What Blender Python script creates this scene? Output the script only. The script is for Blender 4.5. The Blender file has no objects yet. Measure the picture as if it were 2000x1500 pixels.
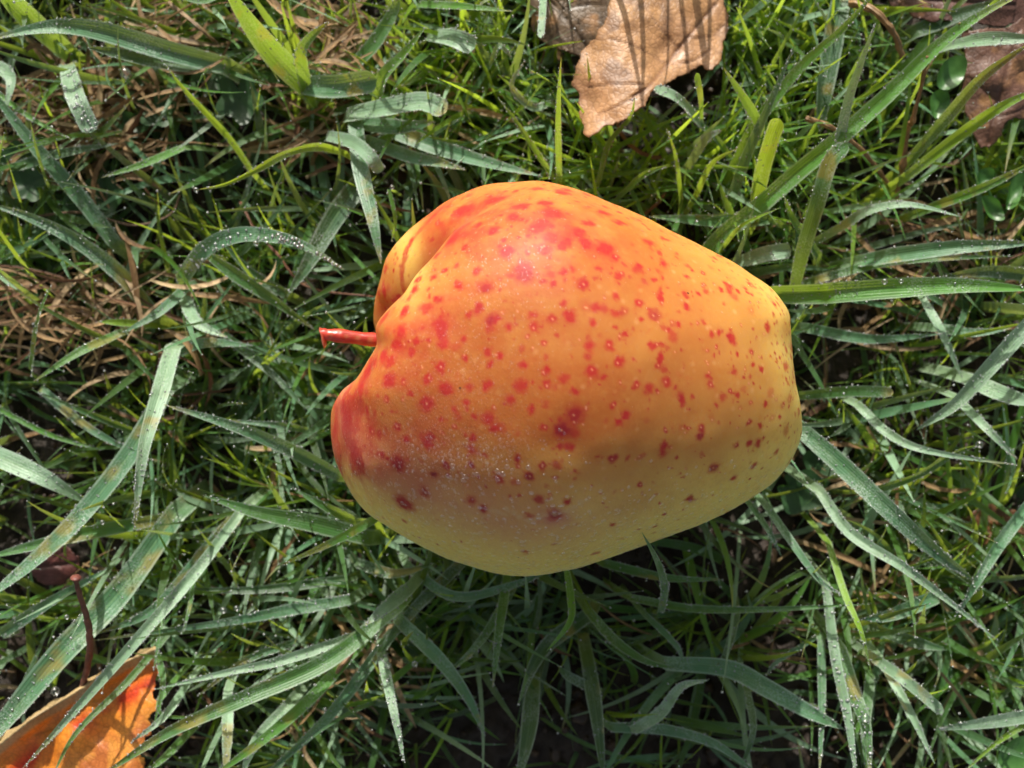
import bpy, math, random
import numpy as np

# ------------------------------------------------------------------ camera, sky, sun
rng = np.random.default_rng(7)
random.seed(7)
CM = 0.01
ZA = 3.75            # height of the fruit's axis (cm)
D = 20.0             # camera to that plane (cm); 100 photo pixels = 1 cm there
H = ZA + D
SUN_EL, SUN_AZ = 26.0, 8.0      # azimuth: degrees left of image-up

scene = bpy.context.scene
C = scene.collection
cam_d = bpy.data.cameras.new("camera")
cam = bpy.data.objects.new("camera", cam_d)
C.objects.link(cam)
cam.location = (0, 0, H * CM)
cam_d.sensor_width = 36
cam_d.lens = 36 * D / 20.0
cam_d.clip_start = 0.005
cam_d.clip_end = 200
cam_d.dof.use_dof = True
cam_d.dof.focus_distance = (D - 1.6) * CM
cam_d.dof.aperture_fstop = 19
scene.camera = cam

world = bpy.data.worlds.new("World")
scene.world = world
world.use_nodes = True
wn = world.node_tree
wn.nodes.clear()
sky = wn.nodes.new('ShaderNodeTexSky')
sky.sky_type = 'NISHITA'
sky.sun_disc = False
sky.sun_elevation = math.radians(SUN_EL)
sky.sun_rotation = math.radians(-SUN_AZ)
bg = wn.nodes.new('ShaderNodeBackground')
bg.inputs[1].default_value = 0.105
wo = wn.nodes.new('ShaderNodeOutputWorld')
sky.air_density = 1.0
sky.dust_density = 4.0
sky.ozone_density = 0.5
hs = wn.nodes.new('ShaderNodeHueSaturation')
hs.inputs['Saturation'].default_value = 0.42
wn.links.new(sky.outputs[0], hs.inputs['Color'])
wn.links.new(hs.outputs[0], bg.inputs[0])
wn.links.new(bg.outputs[0], wo.inputs[0])

sun_d = bpy.data.lights.new("sun", 'SUN')
sun_d.energy = 5.0
sun_d.angle = math.radians(0.5)
sun_d.color = (1.0, 0.94, 0.84)
sun = bpy.data.objects.new("sun", sun_d)
C.objects.link(sun)
sun.location = (0, 0.5, 0.5)
sun.rotation_euler = (-math.radians(90 - SUN_EL), 0, math.radians(SUN_AZ))

scene.view_settings.view_transform = 'Standard'
scene.view_settings.look = 'None'
scene.view_settings.exposure = 0.36
scene.view_settings.gamma = 1.0
scene.cycles.use_denoising = True
scene.cycles.max_bounces = 8
scene.cycles.diffuse_bounces = 4
scene.cycles.transparent_max_bounces = 12
scene.cycles.caustics_reflective = False
scene.cycles.caustics_refractive = False

# ------------------------------------------------------------------ helpers
def at(px, py, z):
    """photo pixel + height (cm) -> point in cm"""
    k = (H - z) / D / 100.0
    return np.array([(px - 1000) * k, (750 - py) * k, z])

def hash3(ix, iy, iz, seed):
    h = (ix.astype(np.int64) * 374761393 + iy.astype(np.int64) * 668265263 + iz.astype(np.int64) * 2147483647 + seed * 1274126177) & 0xffffffff
    h = ((h ^ (h >> 13)) * 1274126177) & 0xffffffff
    h = (h ^ (h >> 16)) & 0xffffffff
    return h / 4294967295.0

def noise(P, scale, seed=0):
    """value noise 0..1 at points P (N,3)"""
    Q = P * scale
    i = np.floor(Q).astype(np.int64)
    f = Q - i
    f = f * f * (3 - 2 * f)
    out = np.zeros(len(P))
    for dx in (0, 1):
        for dy in (0, 1):
            for dz in (0, 1):
                w = (f[:, 0] if dx else 1 - f[:, 0]) * (f[:, 1] if dy else 1 - f[:, 1]) * (f[:, 2] if dz else 1 - f[:, 2])
                out += w * hash3(i[:, 0] + dx, i[:, 1] + dy, i[:, 2] + dz, seed)
    return out

def fbm(P, scale, seed=0, n=4):
    s, a, t = 0, 1.0, 0
    for k in range(n):
        s = s + a * noise(P, scale * 2 ** k, seed + k * 17)
        t += a
        a *= 0.5
    return s / t

def make_mesh(name, V, F4=None, F3=None, mat=None, colors=None, attrs=None, uv=None, parent=None, smooth=True, origin=(0, 0, 0)):
    """V in cm; F4/F3 index arrays"""
    me = bpy.data.meshes.new(name)
    V = (np.asarray(V, dtype=np.float64) - np.asarray(origin)) * CM
    me.vertices.add(len(V))
    me.vertices.foreach_set('co', V.astype(np.float32).ravel())
    n4 = 0 if F4 is None else len(F4)
    n3 = 0 if F3 is None else len(F3)
    loops = []
    if n4: loops.append(np.asarray(F4).ravel())
    if n3: loops.append(np.asarray(F3).ravel())
    loops = np.concatenate(loops).astype(np.int32)
    me.loops.add(len(loops))
    me.loops.foreach_set('vertex_index', loops)
    me.polygons.add(n4 + n3)
    starts = np.concatenate([np.arange(n4) * 4, n4 * 4 + np.arange(n3) * 3]).astype(np.int32)
    me.polygons.foreach_set('loop_start', starts)
    me.update(calc_edges=True)
    me.validate()
    if smooth:
        me.polygons.foreach_set('use_smooth', np.ones(len(me.polygons), dtype=bool))
    if colors is not None:
        a = me.color_attributes.new('tint', 'FLOAT_COLOR', 'POINT')
        c = np.ones((len(V), 4), dtype=np.float32)
        c[:, :3] = colors
        a.data.foreach_set('color', c.ravel())
    if attrs:
        for k, v in attrs.items():
            a = me.attributes.new(k, 'FLOAT', 'POINT')
            a.data.foreach_set('value', np.asarray(v, dtype=np.float32))
    if uv is not None:
        l = me.uv_layers.new(name='UVMap')
        l.data.foreach_set('uv', np.asarray(uv, dtype=np.float32)[loops].ravel())
    o = bpy.data.objects.new(name, me)
    C.objects.link(o)
    if mat: me.materials.append(mat)
    if parent is not None:
        o.parent = parent
        o.location = (0, 0, 0)
    o.location = tuple(np.asarray(origin) * CM) if parent is None else tuple((np.asarray(origin)) * CM - np.array(parent.location))
    return o

def tag(o, label=None, cat=None, group=None, kind=None):
    if label: o['label'] = label
    if cat: o['category'] = cat
    if group: o['group'] = group
    if kind: o['kind'] = kind
    return o

def mat_new(name):
    m = bpy.data.materials.new(name)
    m.use_nodes = True
    nt = m.node_tree
    nt.nodes.clear()
    out = nt.nodes.new('ShaderNodeOutputMaterial')
    return m, nt, out

def N(nt, t, **kw):
    n = nt.nodes.new(t)
    for k, v in kw.items():
        if k.startswith('_'):
            setattr(n, k[1:], v)
        else:
            n.inputs[k.replace('__', ' ')].default_value = v
    return n

def catmull(P, n):
    P = np.asarray(P, float)
    Q = np.vstack([2 * P[0] - P[1], P, 2 * P[-1] - P[-2]])
    m = len(P) - 1
    t = np.linspace(0, m, n)
    i = np.minimum(t.astype(int), m - 1)
    f = (t - i)[:, None]
    a, b, c, d = Q[i], Q[i + 1], Q[i + 2], Q[i + 3]
    return 0.5 * ((2 * b) + (c - a) * f + (2 * a - 5 * b + 4 * c - d) * f ** 2 + (3 * b - a - 3 * c + d) * f ** 3)

# ------------------------------------------------------------------ materials
def math_node(nt, op, a, b=None, clamp=False):
    n = nt.nodes.new('ShaderNodeMath'); n.operation = op; n.use_clamp = clamp
    for k, v in enumerate((a, b)):
        if v is None: continue
        if isinstance(v, (int, float)): n.inputs[k].default_value = v
        else: nt.links.new(v, n.inputs[k])
    return n.outputs[0]

def mixc(nt, fac, a, b, mode='MIX'):
    n = nt.nodes.new('ShaderNodeMix'); n.data_type = 'RGBA'; n.blend_type = mode
    for s, v in ((0, fac), (6, a), (7, b)):
        if isinstance(v, (int, float)): n.inputs[s].default_value = v
        elif isinstance(v, tuple): n.inputs[s].default_value = (*v, 1) if len(v) == 3 else v
        else: nt.links.new(v, n.inputs[s])
    return n.outputs[2]

def grass_material(name, dew=1.0, trans=0.45, bump=0.35):
    m, nt, out = mat_new(name)
    L = nt.links
    tint = nt.nodes.new('ShaderNodeAttribute'); tint.attribute_name = 'tint'
    geo = nt.nodes.new('ShaderNodeNewGeometry')
    uv = nt.nodes.new('ShaderNodeUVMap'); uv.uv_map = 'UVMap'
    sep = nt.nodes.new('ShaderNodeSeparateXYZ'); L.new(uv.outputs[0], sep.inputs[0])
    # fine lengthwise veins
    vein = math_node(nt, 'SINE', math_node(nt, 'MULTIPLY', sep.outputs[0], 44.0))
    vein = math_node(nt, 'MULTIPLY', math_node(nt, 'ADD', vein, 1.0), 0.5)
    # dew film: tiny beads
    tc = nt.nodes.new('ShaderNodeTexCoord')
    vor = N(nt, 'ShaderNodeTexVoronoi', Scale=2600.0); L.new(tc.outputs['Object'], vor.inputs['Vector'])
    beads = math_node(nt, 'SUBTRACT', 1.0, math_node(nt, 'MULTIPLY', vor.outputs['Distance'], 1.6), clamp=True)
    nz = N(nt, 'ShaderNodeTexNoise', Scale=140.0, Detail=3.0); L.new(tc.outputs['Object'], nz.inputs['Vector'])
    cover = math_node(nt, 'MULTIPLY', math_node(nt, 'SUBTRACT', nz.outputs[0], 0.42), 4.0, clamp=True)
    bd = math_node(nt, 'MULTIPLY', beads, cover)
    nz2 = N(nt, 'ShaderNodeTexNoise', Scale=320.0, Detail=4.0); L.new(tc.outputs['Object'], nz2.inputs['Vector'])
    col = mixc(nt, math_node(nt, 'MULTIPLY', vein, 0.25), tint.outputs[0], (0.17, 0.30, 0.14))
    dark = mixc(nt, math_node(nt, 'MULTIPLY', math_node(nt, 'SUBTRACT', nz2.outputs[0], 0.4), 1.1, clamp=True), col, (0.05, 0.09, 0.02))
    col = mixc(nt, math_node(nt, 'MULTIPLY', bd, 0.60 * dew), dark, (0.66, 0.74, 0.66))
    edge = math_node(nt, 'MULTIPLY', math_node(nt, 'ABSOLUTE', math_node(nt, 'SUBTRACT', sep.outputs[0], 0.5)), 2.0)
    rimf = math_node(nt, 'MULTIPLY', math_node(nt, 'MULTIPLY', math_node(nt, 'SUBTRACT', edge, 0.74, clamp=True), 3.4, clamp=True), math_node(nt, 'MULTIPLY', nz2.outputs[0], 1.1))
    col = mixc(nt, math_node(nt, 'MULTIPLY', rimf, 0.75 * dew), col, (0.58, 0.68, 0.58))
    rib = math_node(nt, 'MULTIPLY', math_node(nt, 'SUBTRACT', 0.10, edge, clamp=True), 6.0, clamp=True)
    col = mixc(nt, math_node(nt, 'MULTIPLY', rib, 0.5), col, (0.24, 0.38, 0.16))
    hgt = math_node(nt, 'ADD', math_node(nt, 'MULTIPLY', vein, 0.5), math_node(nt, 'MULTIPLY', bd, 1.3 * dew))
    bp = N(nt, 'ShaderNodeBump', Strength=bump, Distance=0.0002); L.new(hgt, bp.inputs['Height'])
    p = N(nt, 'ShaderNodeBsdfPrincipled', Roughness=0.36)
    p.inputs['Specular IOR Level'].default_value = 0.28
    p.inputs['Sheen Weight'].default_value = 0.03 * dew
    p.inputs['Sheen Roughness'].default_value = 0.5
    L.new(col, p.inputs['Base Color']); L.new(bp.outputs[0], p.inputs['Normal'])
    tr = nt.nodes.new('ShaderNodeBsdfTranslucent')
    tcol = mixc(nt, 0.55, col, (0.62, 0.75, 0.06), 'MIX')
    tcol = mixc(nt, 1.0, tcol, (1.0, 1.0, 0.75), 'MULTIPLY')
    L.new(tcol, tr.inputs[0]); L.new(bp.outputs[0], tr.inputs[1])
    # fleshier, greyer blades let less light through
    sc = nt.nodes.new('ShaderNodeSeparateColor'); L.new(tint.outputs[0], sc.inputs[0])
    rel = math_node(nt, 'DIVIDE', sc.outputs[2], math_node(nt, 'ADD', sc.outputs[1], 0.001))
    tf = math_node(nt, 'MULTIPLY', math_node(nt, 'SUBTRACT', 1.05, rel, clamp=True), trans)
    mx = nt.nodes.new('ShaderNodeMixShader'); L.new(tf, mx.inputs[0])
    L.new(p.outputs[0], mx.inputs[1]); L.new(tr.outputs[0], mx.inputs[2])
    L.new(mx.outputs[0], out.inputs[0])
    return m

M_GRASS = grass_material('grass_blade_surface', 1.0)
M_FINE = grass_material('fine_grass_surface', 0.5, 0.7, 0.25)

def straw_material():
    m, nt, out = mat_new('dry_straw'); L = nt.links
    tint = nt.nodes.new('ShaderNodeAttribute'); tint.attribute_name = 'tint'
    uv = nt.nodes.new('ShaderNodeUVMap'); sep = nt.nodes.new('ShaderNodeSeparateXYZ'); L.new(uv.outputs[0], sep.inputs[0])
    vein = math_node(nt, 'SINE', math_node(nt, 'MULTIPLY', sep.outputs[0], 37.0))
    tc = nt.nodes.new('ShaderNodeTexCoord')
    nz = N(nt, 'ShaderNodeTexNoise', Scale=500.0, Detail=5.0); L.new(tc.outputs['Object'], nz.inputs['Vector'])
    col = mixc(nt, math_node(nt, 'MULTIPLY', math_node(nt, 'SUBTRACT', nz.outputs[0], 0.45), 2.5, clamp=True), tint.outputs[0], (0.10, 0.055, 0.025))
    bp = N(nt, 'ShaderNodeBump', Strength=0.5, Distance=0.0002); L.new(vein, bp.inputs['Height'])
    p = N(nt, 'ShaderNodeBsdfPrincipled', Roughness=0.5)
    L.new(col, p.inputs['Base Color']); L.new(bp.outputs[0], p.inputs['Normal'])
    tr = nt.nodes.new('ShaderNodeBsdfTranslucent'); L.new(col, tr.inputs[0])
    mx = nt.nodes.new('ShaderNodeMixShader'); mx.inputs[0].default_value = 0.25
    L.new(p.outputs[0], mx.inputs[1]); L.new(tr.outputs[0], mx.inputs[2]); L.new(mx.outputs[0], out.inputs[0])
    return m
M_STRAW = straw_material()

def water_material():
    """thin drops: clear body that lets the light by, mirror-like skin"""
    m, nt, out = mat_new('water_drop'); L = nt.links
    fr = N(nt, 'ShaderNodeFresnel', IOR=1.45)
    gl = N(nt, 'ShaderNodeBsdfGlossy', Roughness=0.16); gl.inputs[0].default_value = (1, 1, 1, 1)
    rf = N(nt, 'ShaderNodeBsdfRefraction', Roughness=0.0, IOR=1.33); rf.inputs[0].default_value = (1, 1, 1, 1)
    tr = nt.nodes.new('ShaderNodeBsdfTransparent')
    m1 = nt.nodes.new('ShaderNodeMixShader'); m1.inputs[0].default_value = 0.62
    L.new(rf.outputs[0], m1.inputs[1]); L.new(tr.outputs[0], m1.inputs[2])
    m2 = nt.nodes.new('ShaderNodeMixShader')
    L.new(math_node(nt, 'ADD', math_node(nt, 'MULTIPLY', fr.outputs[0], 0.9), 0.05, clamp=True), m2.inputs[0])
    L.new(m1.outputs[0], m2.inputs[1]); L.new(gl.outputs[0], m2.inputs[2])
    L.new(m2.outputs[0], out.inputs[0])
    return m
M_WATER = water_material()
def dew_film_material():
    m, nt, out = mat_new('skin_dew'); L = nt.links
    gl = N(nt, 'ShaderNodeBsdfGlossy', Roughness=0.25); gl.inputs[0].default_value = (1, 1, 1, 1)
    tr = nt.nodes.new('ShaderNodeBsdfTransparent')
    m2 = nt.nodes.new('ShaderNodeMixShader'); m2.inputs[0].default_value = 0.12
    L.new(tr.outputs[0], m2.inputs[1]); L.new(gl.outputs[0], m2.inputs[2]); L.new(m2.outputs[0], out.inputs[0])
    return m
def bead_material():
    m, nt, out = mat_new('dew_bead'); L = nt.links
    fr = N(nt, 'ShaderNodeFresnel', IOR=1.6)
    gl = N(nt, 'ShaderNodeBsdfGlossy', Roughness=0.2); gl.inputs[0].default_value = (1, 1, 1, 1)
    tr = nt.nodes.new('ShaderNodeBsdfTransparent')
    tl = nt.nodes.new('ShaderNodeBsdfTranslucent'); tl.inputs[0].default_value = (.9, .95, .9, 1)
    df = nt.nodes.new('ShaderNodeBsdfDiffuse'); df.inputs[0].default_value = (.85, .9, .88, 1)  # milky white stands in for sky light refracted by the beads
    a = nt.nodes.new('ShaderNodeMixShader'); a.inputs[0].default_value = .5
    L.new(tl.outputs[0], a.inputs[1]); L.new(df.outputs[0], a.inputs[2])
    b_ = nt.nodes.new('ShaderNodeMixShader'); b_.inputs[0].default_value = .62
    L.new(a.outputs[0], b_.inputs[1]); L.new(tr.outputs[0], b_.inputs[2])
    c = nt.nodes.new('ShaderNodeMixShader')
    L.new(math_node(nt, 'ADD', fr.outputs[0], 0.12, clamp=True), c.inputs[0])
    L.new(b_.outputs[0], c.inputs[1]); L.new(gl.outputs[0], c.inputs[2]); L.new(c.outputs[0], out.inputs[0])
    return m
M_BEAD = bead_material()
M_DEW = dew_film_material()

def soil_material():
    m, nt, out = mat_new('damp_soil'); L = nt.links
    tc = nt.nodes.new('ShaderNodeTexCoord')
    n1 = N(nt, 'ShaderNodeTexNoise', Scale=90.0, Detail=8.0, Roughness=0.65); L.new(tc.outputs['Object'], n1.inputs['Vector'])
    n2 = N(nt, 'ShaderNodeTexNoise', Scale=22.0, Detail=5.0); L.new(tc.outputs['Object'], n2.inputs['Vector'])
    cr = nt.nodes.new('ShaderNodeValToRGB')
    cr.color_ramp.elements[0].position = 0.35; cr.color_ramp.elements[0].color = (0.012, 0.008, 0.005, 1)
    cr.color_ramp.elements[1].position = 0.7; cr.color_ramp.elements[1].color = (0.032, 0.018, 0.011, 1)
    L.new(n1.outputs[0], cr.inputs[0])
    col = mixc(nt, math_node(nt, 'MULTIPLY', math_node(nt, 'SUBTRACT', n2.outputs[0], 0.5), 3.0, clamp=True), cr.outputs[0], (0.018, 0.020, 0.008))
    v = N(nt, 'ShaderNodeTexVoronoi', Scale=700.0); L.new(tc.outputs['Object'], v.inputs['Vector'])
    bp = N(nt, 'ShaderNodeBump', Strength=0.8, Distance=0.001)
    L.new(math_node(nt, 'ADD', n1.outputs[0], math_node(nt, 'MULTIPLY', v.outputs['Distance'], 0.35)), bp.inputs['Height'])
    p = N(nt, 'ShaderNodeBsdfPrincipled', Roughness=0.75)
    L.new(col, p.inputs['Base Color']); L.new(bp.outputs[0], p.inputs['Normal']); L.new(p.outputs[0], out.inputs[0])
    return m
M_SOIL = soil_material()

def simple_material(name, c1, c2, scale=200.0, rough=0.5, trans=0.0, bump=0.4, tcol=None, dist=0.0004):
    m, nt, out = mat_new(name); L = nt.links
    tc = nt.nodes.new('ShaderNodeTexCoord')
    n1 = N(nt, 'ShaderNodeTexNoise', Scale=scale, Detail=6.0, Roughness=0.6); L.new(tc.outputs['Object'], n1.inputs['Vector'])
    cr = nt.nodes.new('ShaderNodeValToRGB')
    cr.color_ramp.elements[0].position = 0.38; cr.color_ramp.elements[0].color = (*c1, 1)
    cr.color_ramp.elements[1].position = 0.62; cr.color_ramp.elements[1].color = (*c2, 1)
    L.new(n1.outputs[0], cr.inputs[0])
    bp = N(nt, 'ShaderNodeBump', Strength=bump, Distance=dist); L.new(n1.outputs[0], bp.inputs['Height'])
    p = N(nt, 'ShaderNodeBsdfPrincipled', Roughness=rough)
    L.new(cr.outputs[0], p.inputs['Base Color']); L.new(bp.outputs[0], p.inputs['Normal'])
    if trans:
        tr = nt.nodes.new('ShaderNodeBsdfTranslucent')
        if tcol: tr.inputs[0].default_value = (*tcol, 1)
        else: L.new(cr.outputs[0], tr.inputs[0])
        mx = nt.nodes.new('ShaderNodeMixShader'); mx.inputs[0].default_value = trans
        L.new(p.outputs[0], mx.inputs[1]); L.new(tr.outputs[0], mx.inputs[2]); L.new(mx.outputs[0], out.inputs[0])
    else:
        L.new(p.outputs[0], out.inputs[0])
    return m

def tint_material(name, rough=0.5, trans=0.2, bump=0.5, vein_attr=True, coat=0.0, mott=2.2):
    """fallen leaf: colour per point, raised veins from an attribute"""
    m, nt, out = mat_new(name); L = nt.links
    tint = nt.nodes.new('ShaderNodeAttribute'); tint.attribute_name = 'tint'
    va = nt.nodes.new('ShaderNodeAttribute'); va.attribute_name = 'vein'
    tc = nt.nodes.new('ShaderNodeTexCoord')
    n1 = N(nt, 'ShaderNodeTexNoise', Scale=420.0, Detail=6.0, Roughness=0.65); L.new(tc.outputs['Object'], n1.inputs['Vector'])
    col = mixc(nt, math_node(nt, 'MULTIPLY', math_node(nt, 'SUBTRACT', n1.outputs[0], 0.45), mott, clamp=True), tint.outputs[0],
               mixc(nt, 1.0, tint.outputs[0], (0.42, 0.36, 0.33), 'MULTIPLY'))
    v = N(nt, 'ShaderNodeTexVoronoi', Scale=800.0); v.feature = 'DISTANCE_TO_EDGE'; L.new(tc.outputs['Object'], v.inputs['Vector'])
    net = math_node(nt, 'SUBTRACT', 1.0, math_node(nt, 'MULTIPLY', v.outputs[0], 9.0), clamp=True)
    col = mixc(nt, math_node(nt, 'MULTIPLY', net, 0.35), col, mixc(nt, 1.0, col, (0.35, 0.28, 0.25), 'MULTIPLY'))
    h = math_node(nt, 'ADD', math_node(nt, 'MULTIPLY', va.outputs['Fac'], 1.4), math_node(nt, 'MULTIPLY', math_node(nt, 'MINIMUM', v.outputs[0], 0.2), 1.2))
    h = math_node(nt, 'ADD', h, math_node(nt, 'MULTIPLY', n1.outputs[0], 0.7))
    bp = N(nt, 'ShaderNodeBump', Strength=bump, Distance=0.0005); L.new(h, bp.inputs['Height'])
    p = N(nt, 'ShaderNodeBsdfPrincipled', Roughness=rough)
    p.inputs['Coat Weight'].default_value = coat; p.inputs['Coat Roughness'].default_value = 0.25
    L.new(col, p.inputs['Base Color']); L.new(bp.outputs[0], p.inputs['Normal'])
    tr = nt.nodes.new('ShaderNodeBsdfTranslucent'); L.new(col, tr.inputs[0])
    mx = nt.nodes.new('ShaderNodeMixShader'); mx.inputs[0].default_value = trans
    L.new(p.outputs[0], mx.inputs[1]); L.new(tr.outputs[0], mx.inputs[2]); L.new(mx.outputs[0], out.inputs[0])
    return m

def apple_material():
    m, nt, out = mat_new('apple_skin'); L = nt.links
    def attr(n):
        a = nt.nodes.new('ShaderNodeAttribute'); a.attribute_name = n
        return a.outputs['Fac']
    tc = nt.nodes.new('ShaderNodeTexCoord')
    def nz(s, d=4.0, r=0.55):
        n = N(nt, 'ShaderNodeTexNoise', Scale=s, Detail=d, Roughness=r); L.new(tc.outputs['Object'], n.inputs['Vector'])
        return n.outputs[0]
    mott = nz(60, 5)
    blush = math_node(nt, 'ADD', attr('blush'), math_node(nt, 'MULTIPLY', math_node(nt, 'SUBTRACT', mott, 0.5), 0.45), clamp=True)
    col = mixc(nt, blush, (0.84, 0.66, 0.17), (0.43, 0.135, 0.028))  # real blush, but yellow lightened and orange darkened to offset shade and sun
    fine = nz(900, 3)
    col = mixc(nt, math_node(nt, 'MULTIPLY', math_node(nt, 'SUBTRACT', fine, 0.5), 1.2, clamp=True), col, (0.52, 0.25, 0.07))
    # bloom: mauve waxy film
    # pores: pale pin-points and faint red flecks under the skin
    vp = N(nt, 'ShaderNodeTexVoronoi', Scale=330.0); L.new(tc.outputs['Object'], vp.inputs['Vector'])
    pore = math_node(nt, 'MULTIPLY', math_node(nt, 'SUBTRACT', 0.22, vp.outputs['Distance'], clamp=True), 2.6)
    col = mixc(nt, math_node(nt, 'MULTIPLY', pore, 0.45), col, (0.74, 0.48, 0.22))
    fl = math_node(nt, 'MULTIPLY', math_node(nt, 'SUBTRACT', nz(420, 5, .7), 0.56, clamp=True), 3.2, clamp=True)
    fl = math_node(nt, 'MULTIPLY', fl, blush)
    col = mixc(nt, math_node(nt, 'MULTIPLY', fl, 0.55), col, (0.50, 0.05, 0.025))
    bl = math_node(nt, 'MULTIPLY', attr('bloom'), math_node(nt, 'ADD', 0.55, math_node(nt, 'MULTIPLY', nz(500, 3), 0.6)), clamp=True)
    col = mixc(nt, bl, col, (0.52, 0.20, 0.14))
    fs = nz(1400, 2)
    red = attr('red')
    redf = math_node(nt, 'MULTIPLY', red, math_node(nt, 'ADD', 0.80, math_node(nt, 'MULTIPLY', fs, 0.35)), clamp=True)
    rcol = mixc(nt, attr('purple'), (0.43, 0.026, 0.022), (0.20, 0.013, 0.030))
    col = mixc(nt, redf, col, rcol)
    col = mixc(nt, attr('pale'), col, (0.80, 0.42, 0.22))
    col = mixc(nt, attr('scuff'), col, (0.62, 0.42, 0.22))
    # specks of dirt
    v = N(nt, 'ShaderNodeTexVoronoi', Scale=210.0); L.new(tc.outputs['Object'], v.inputs['Vector'])
    spk = math_node(nt, 'LESS_THAN', v.outputs['Distance'], 0.055)
    sc = nt.nodes.new('ShaderNodeSeparateColor'); L.new(v.outputs['Color'], sc.inputs[0])
    spk = math_node(nt, 'MULTIPLY', spk, math_node(nt, 'GREATER_THAN', sc.outputs[0], 0.80))
    col = mixc(nt, math_node(nt, 'MULTIPLY', spk, 0.75), col, (0.03, 0.015, 0.01))
    # dew beads
    v2 = N(nt, 'ShaderNodeTexVoronoi', Scale=1500.0); L.new(tc.outputs['Object'], v2.inputs['Vector'])
    b2 = math_node(nt, 'SUBTRACT', 1.0, math_node(nt, 'MULTIPLY', v2.outputs['Distance'], 1.8), clamp=True)
    v3 = N(nt, 'ShaderNodeTexVoronoi', Scale=620.0); L.new(tc.outputs['Object'], v3.inputs['Vector'])
    b3 = math_node(nt, 'SUBTRACT', 1.0, math_node(nt, 'MULTIPLY', v3.outputs['Distance'], 1.6), clamp=True)
    dew = attr('dew')
    wet = attr('wet')
    h = math_node(nt, 'ADD', math_node(nt, 'MULTIPLY', b2, math_node(nt, 'ADD', dew, 0.10)), math_node(nt, 'MULTIPLY', math_node(nt, 'MULTIPLY', b3, wet), 0.9))
    h = math_node(nt, 'ADD', h, math_node(nt, 'MULTIPLY', nz(160, 5), 0.5))
    bp = N(nt, 'ShaderNodeBump', Strength=0.25, Distance=0.00018); L.new(h, bp.inputs['Height'])
    p = N(nt, 'ShaderNodeBsdfPrincipled', Roughness=0.36)
    L.new(math_node(nt, 'ADD', 0.50, math_node(nt, 'MULTIPLY', math_node(nt, 'SUBTRACT', nz(250, 4), 0.5), 0.35)), p.inputs['Roughness'])
    p.inputs['Subsurface Weight'].default_value = 1.0
    p.inputs['Subsurface Radius'].default_value = (1.0, 0.72, 0.25)
    p.inputs['Subsurface Scale'].default_value = 0.017
    p.inputs['Coat Weight'].default_value = 0.0
    p.inputs['Specular IOR Level'].default_value = 0.22
    L.new(col, p.inputs['Base Color']); L.new(bp.outputs[0], p.inputs['Normal']); L.new(p.outputs[0], out.inputs[0])
    return m

# ------------------------------------------------------------------ soil
def ground_z(P):
    near = np.exp(-np.maximum(0, np.hypot(P[:, 0], P[:, 1]) - 20) / 20)
    z = (fbm(P * np.array([1, 1, 0]), 0.5, 3, 5) - 0.5) * 1.3 + (fbm(P * np.array([1, 1, 0]), 4.0, 9, 3) - 0.5) * 0.7
    r2 = ((P[:, 0] - 1.0) / 2.8) ** 2 + (P[:, 1] / 2.4) ** 2
    return z * near * (1 - .8 * np.exp(-r2)) - 1.15 + 1.1 * np.exp(-r2)
def build_soil():
    n = 420
    t = np.linspace(-1, 1, n)
    ax = np.sign(t) * (np.abs(t) * 22 + np.maximum(0, np.abs(t) - 0.8) ** 4 * 2e6 * 0.9)
    X, Y = np.meshgrid(ax, ax)
    P = np.stack([X.ravel(), Y.ravel(), np.zeros(n * n)], 1)
    P[:, 2] = ground_z(P)
    idx = np.arange(n * n).reshape(n, n)
    F = np.stack([idx[:-1, :-1].ravel(), idx[:-1, 1:].ravel(), idx[1:, 1:].ravel(), idx[1:, :-1].ravel()], 1)
    o = make_mesh('ground', P, F4=F, mat=M_SOIL)
    tag(o, 'damp dark brown soil showing between the grass', None, None, 'structure')
build_soil()

# ------------------------------------------------------------------ the apple
OUTLINE = [(735,668),(728,640),(727,610),(731,580),(740,550),(752,510),(785,465),(830,422),(880,386),(940,360),(1000,350),(1060,350),(1120,362),
 (1180,385),(1240,412),(1300,445),(1360,475),(1420,505),(1470,535),(1505,560),(1530,590),(1543,625),(1548,680),(1558,740),(1567,790),
 (1567,840),(1555,880),(1535,915),(1500,955),(1450,990),(1400,1015),(1340,1040),(1270,1065),(1200,1090),(1130,1112),(1060,1123),
 (1000,1122),(940,1112),(880,1095),(820,1068),(760,1035),(710,995),(670,930),(650,870),(645,810),(655,770),(680,745),(705,720)]
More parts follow.
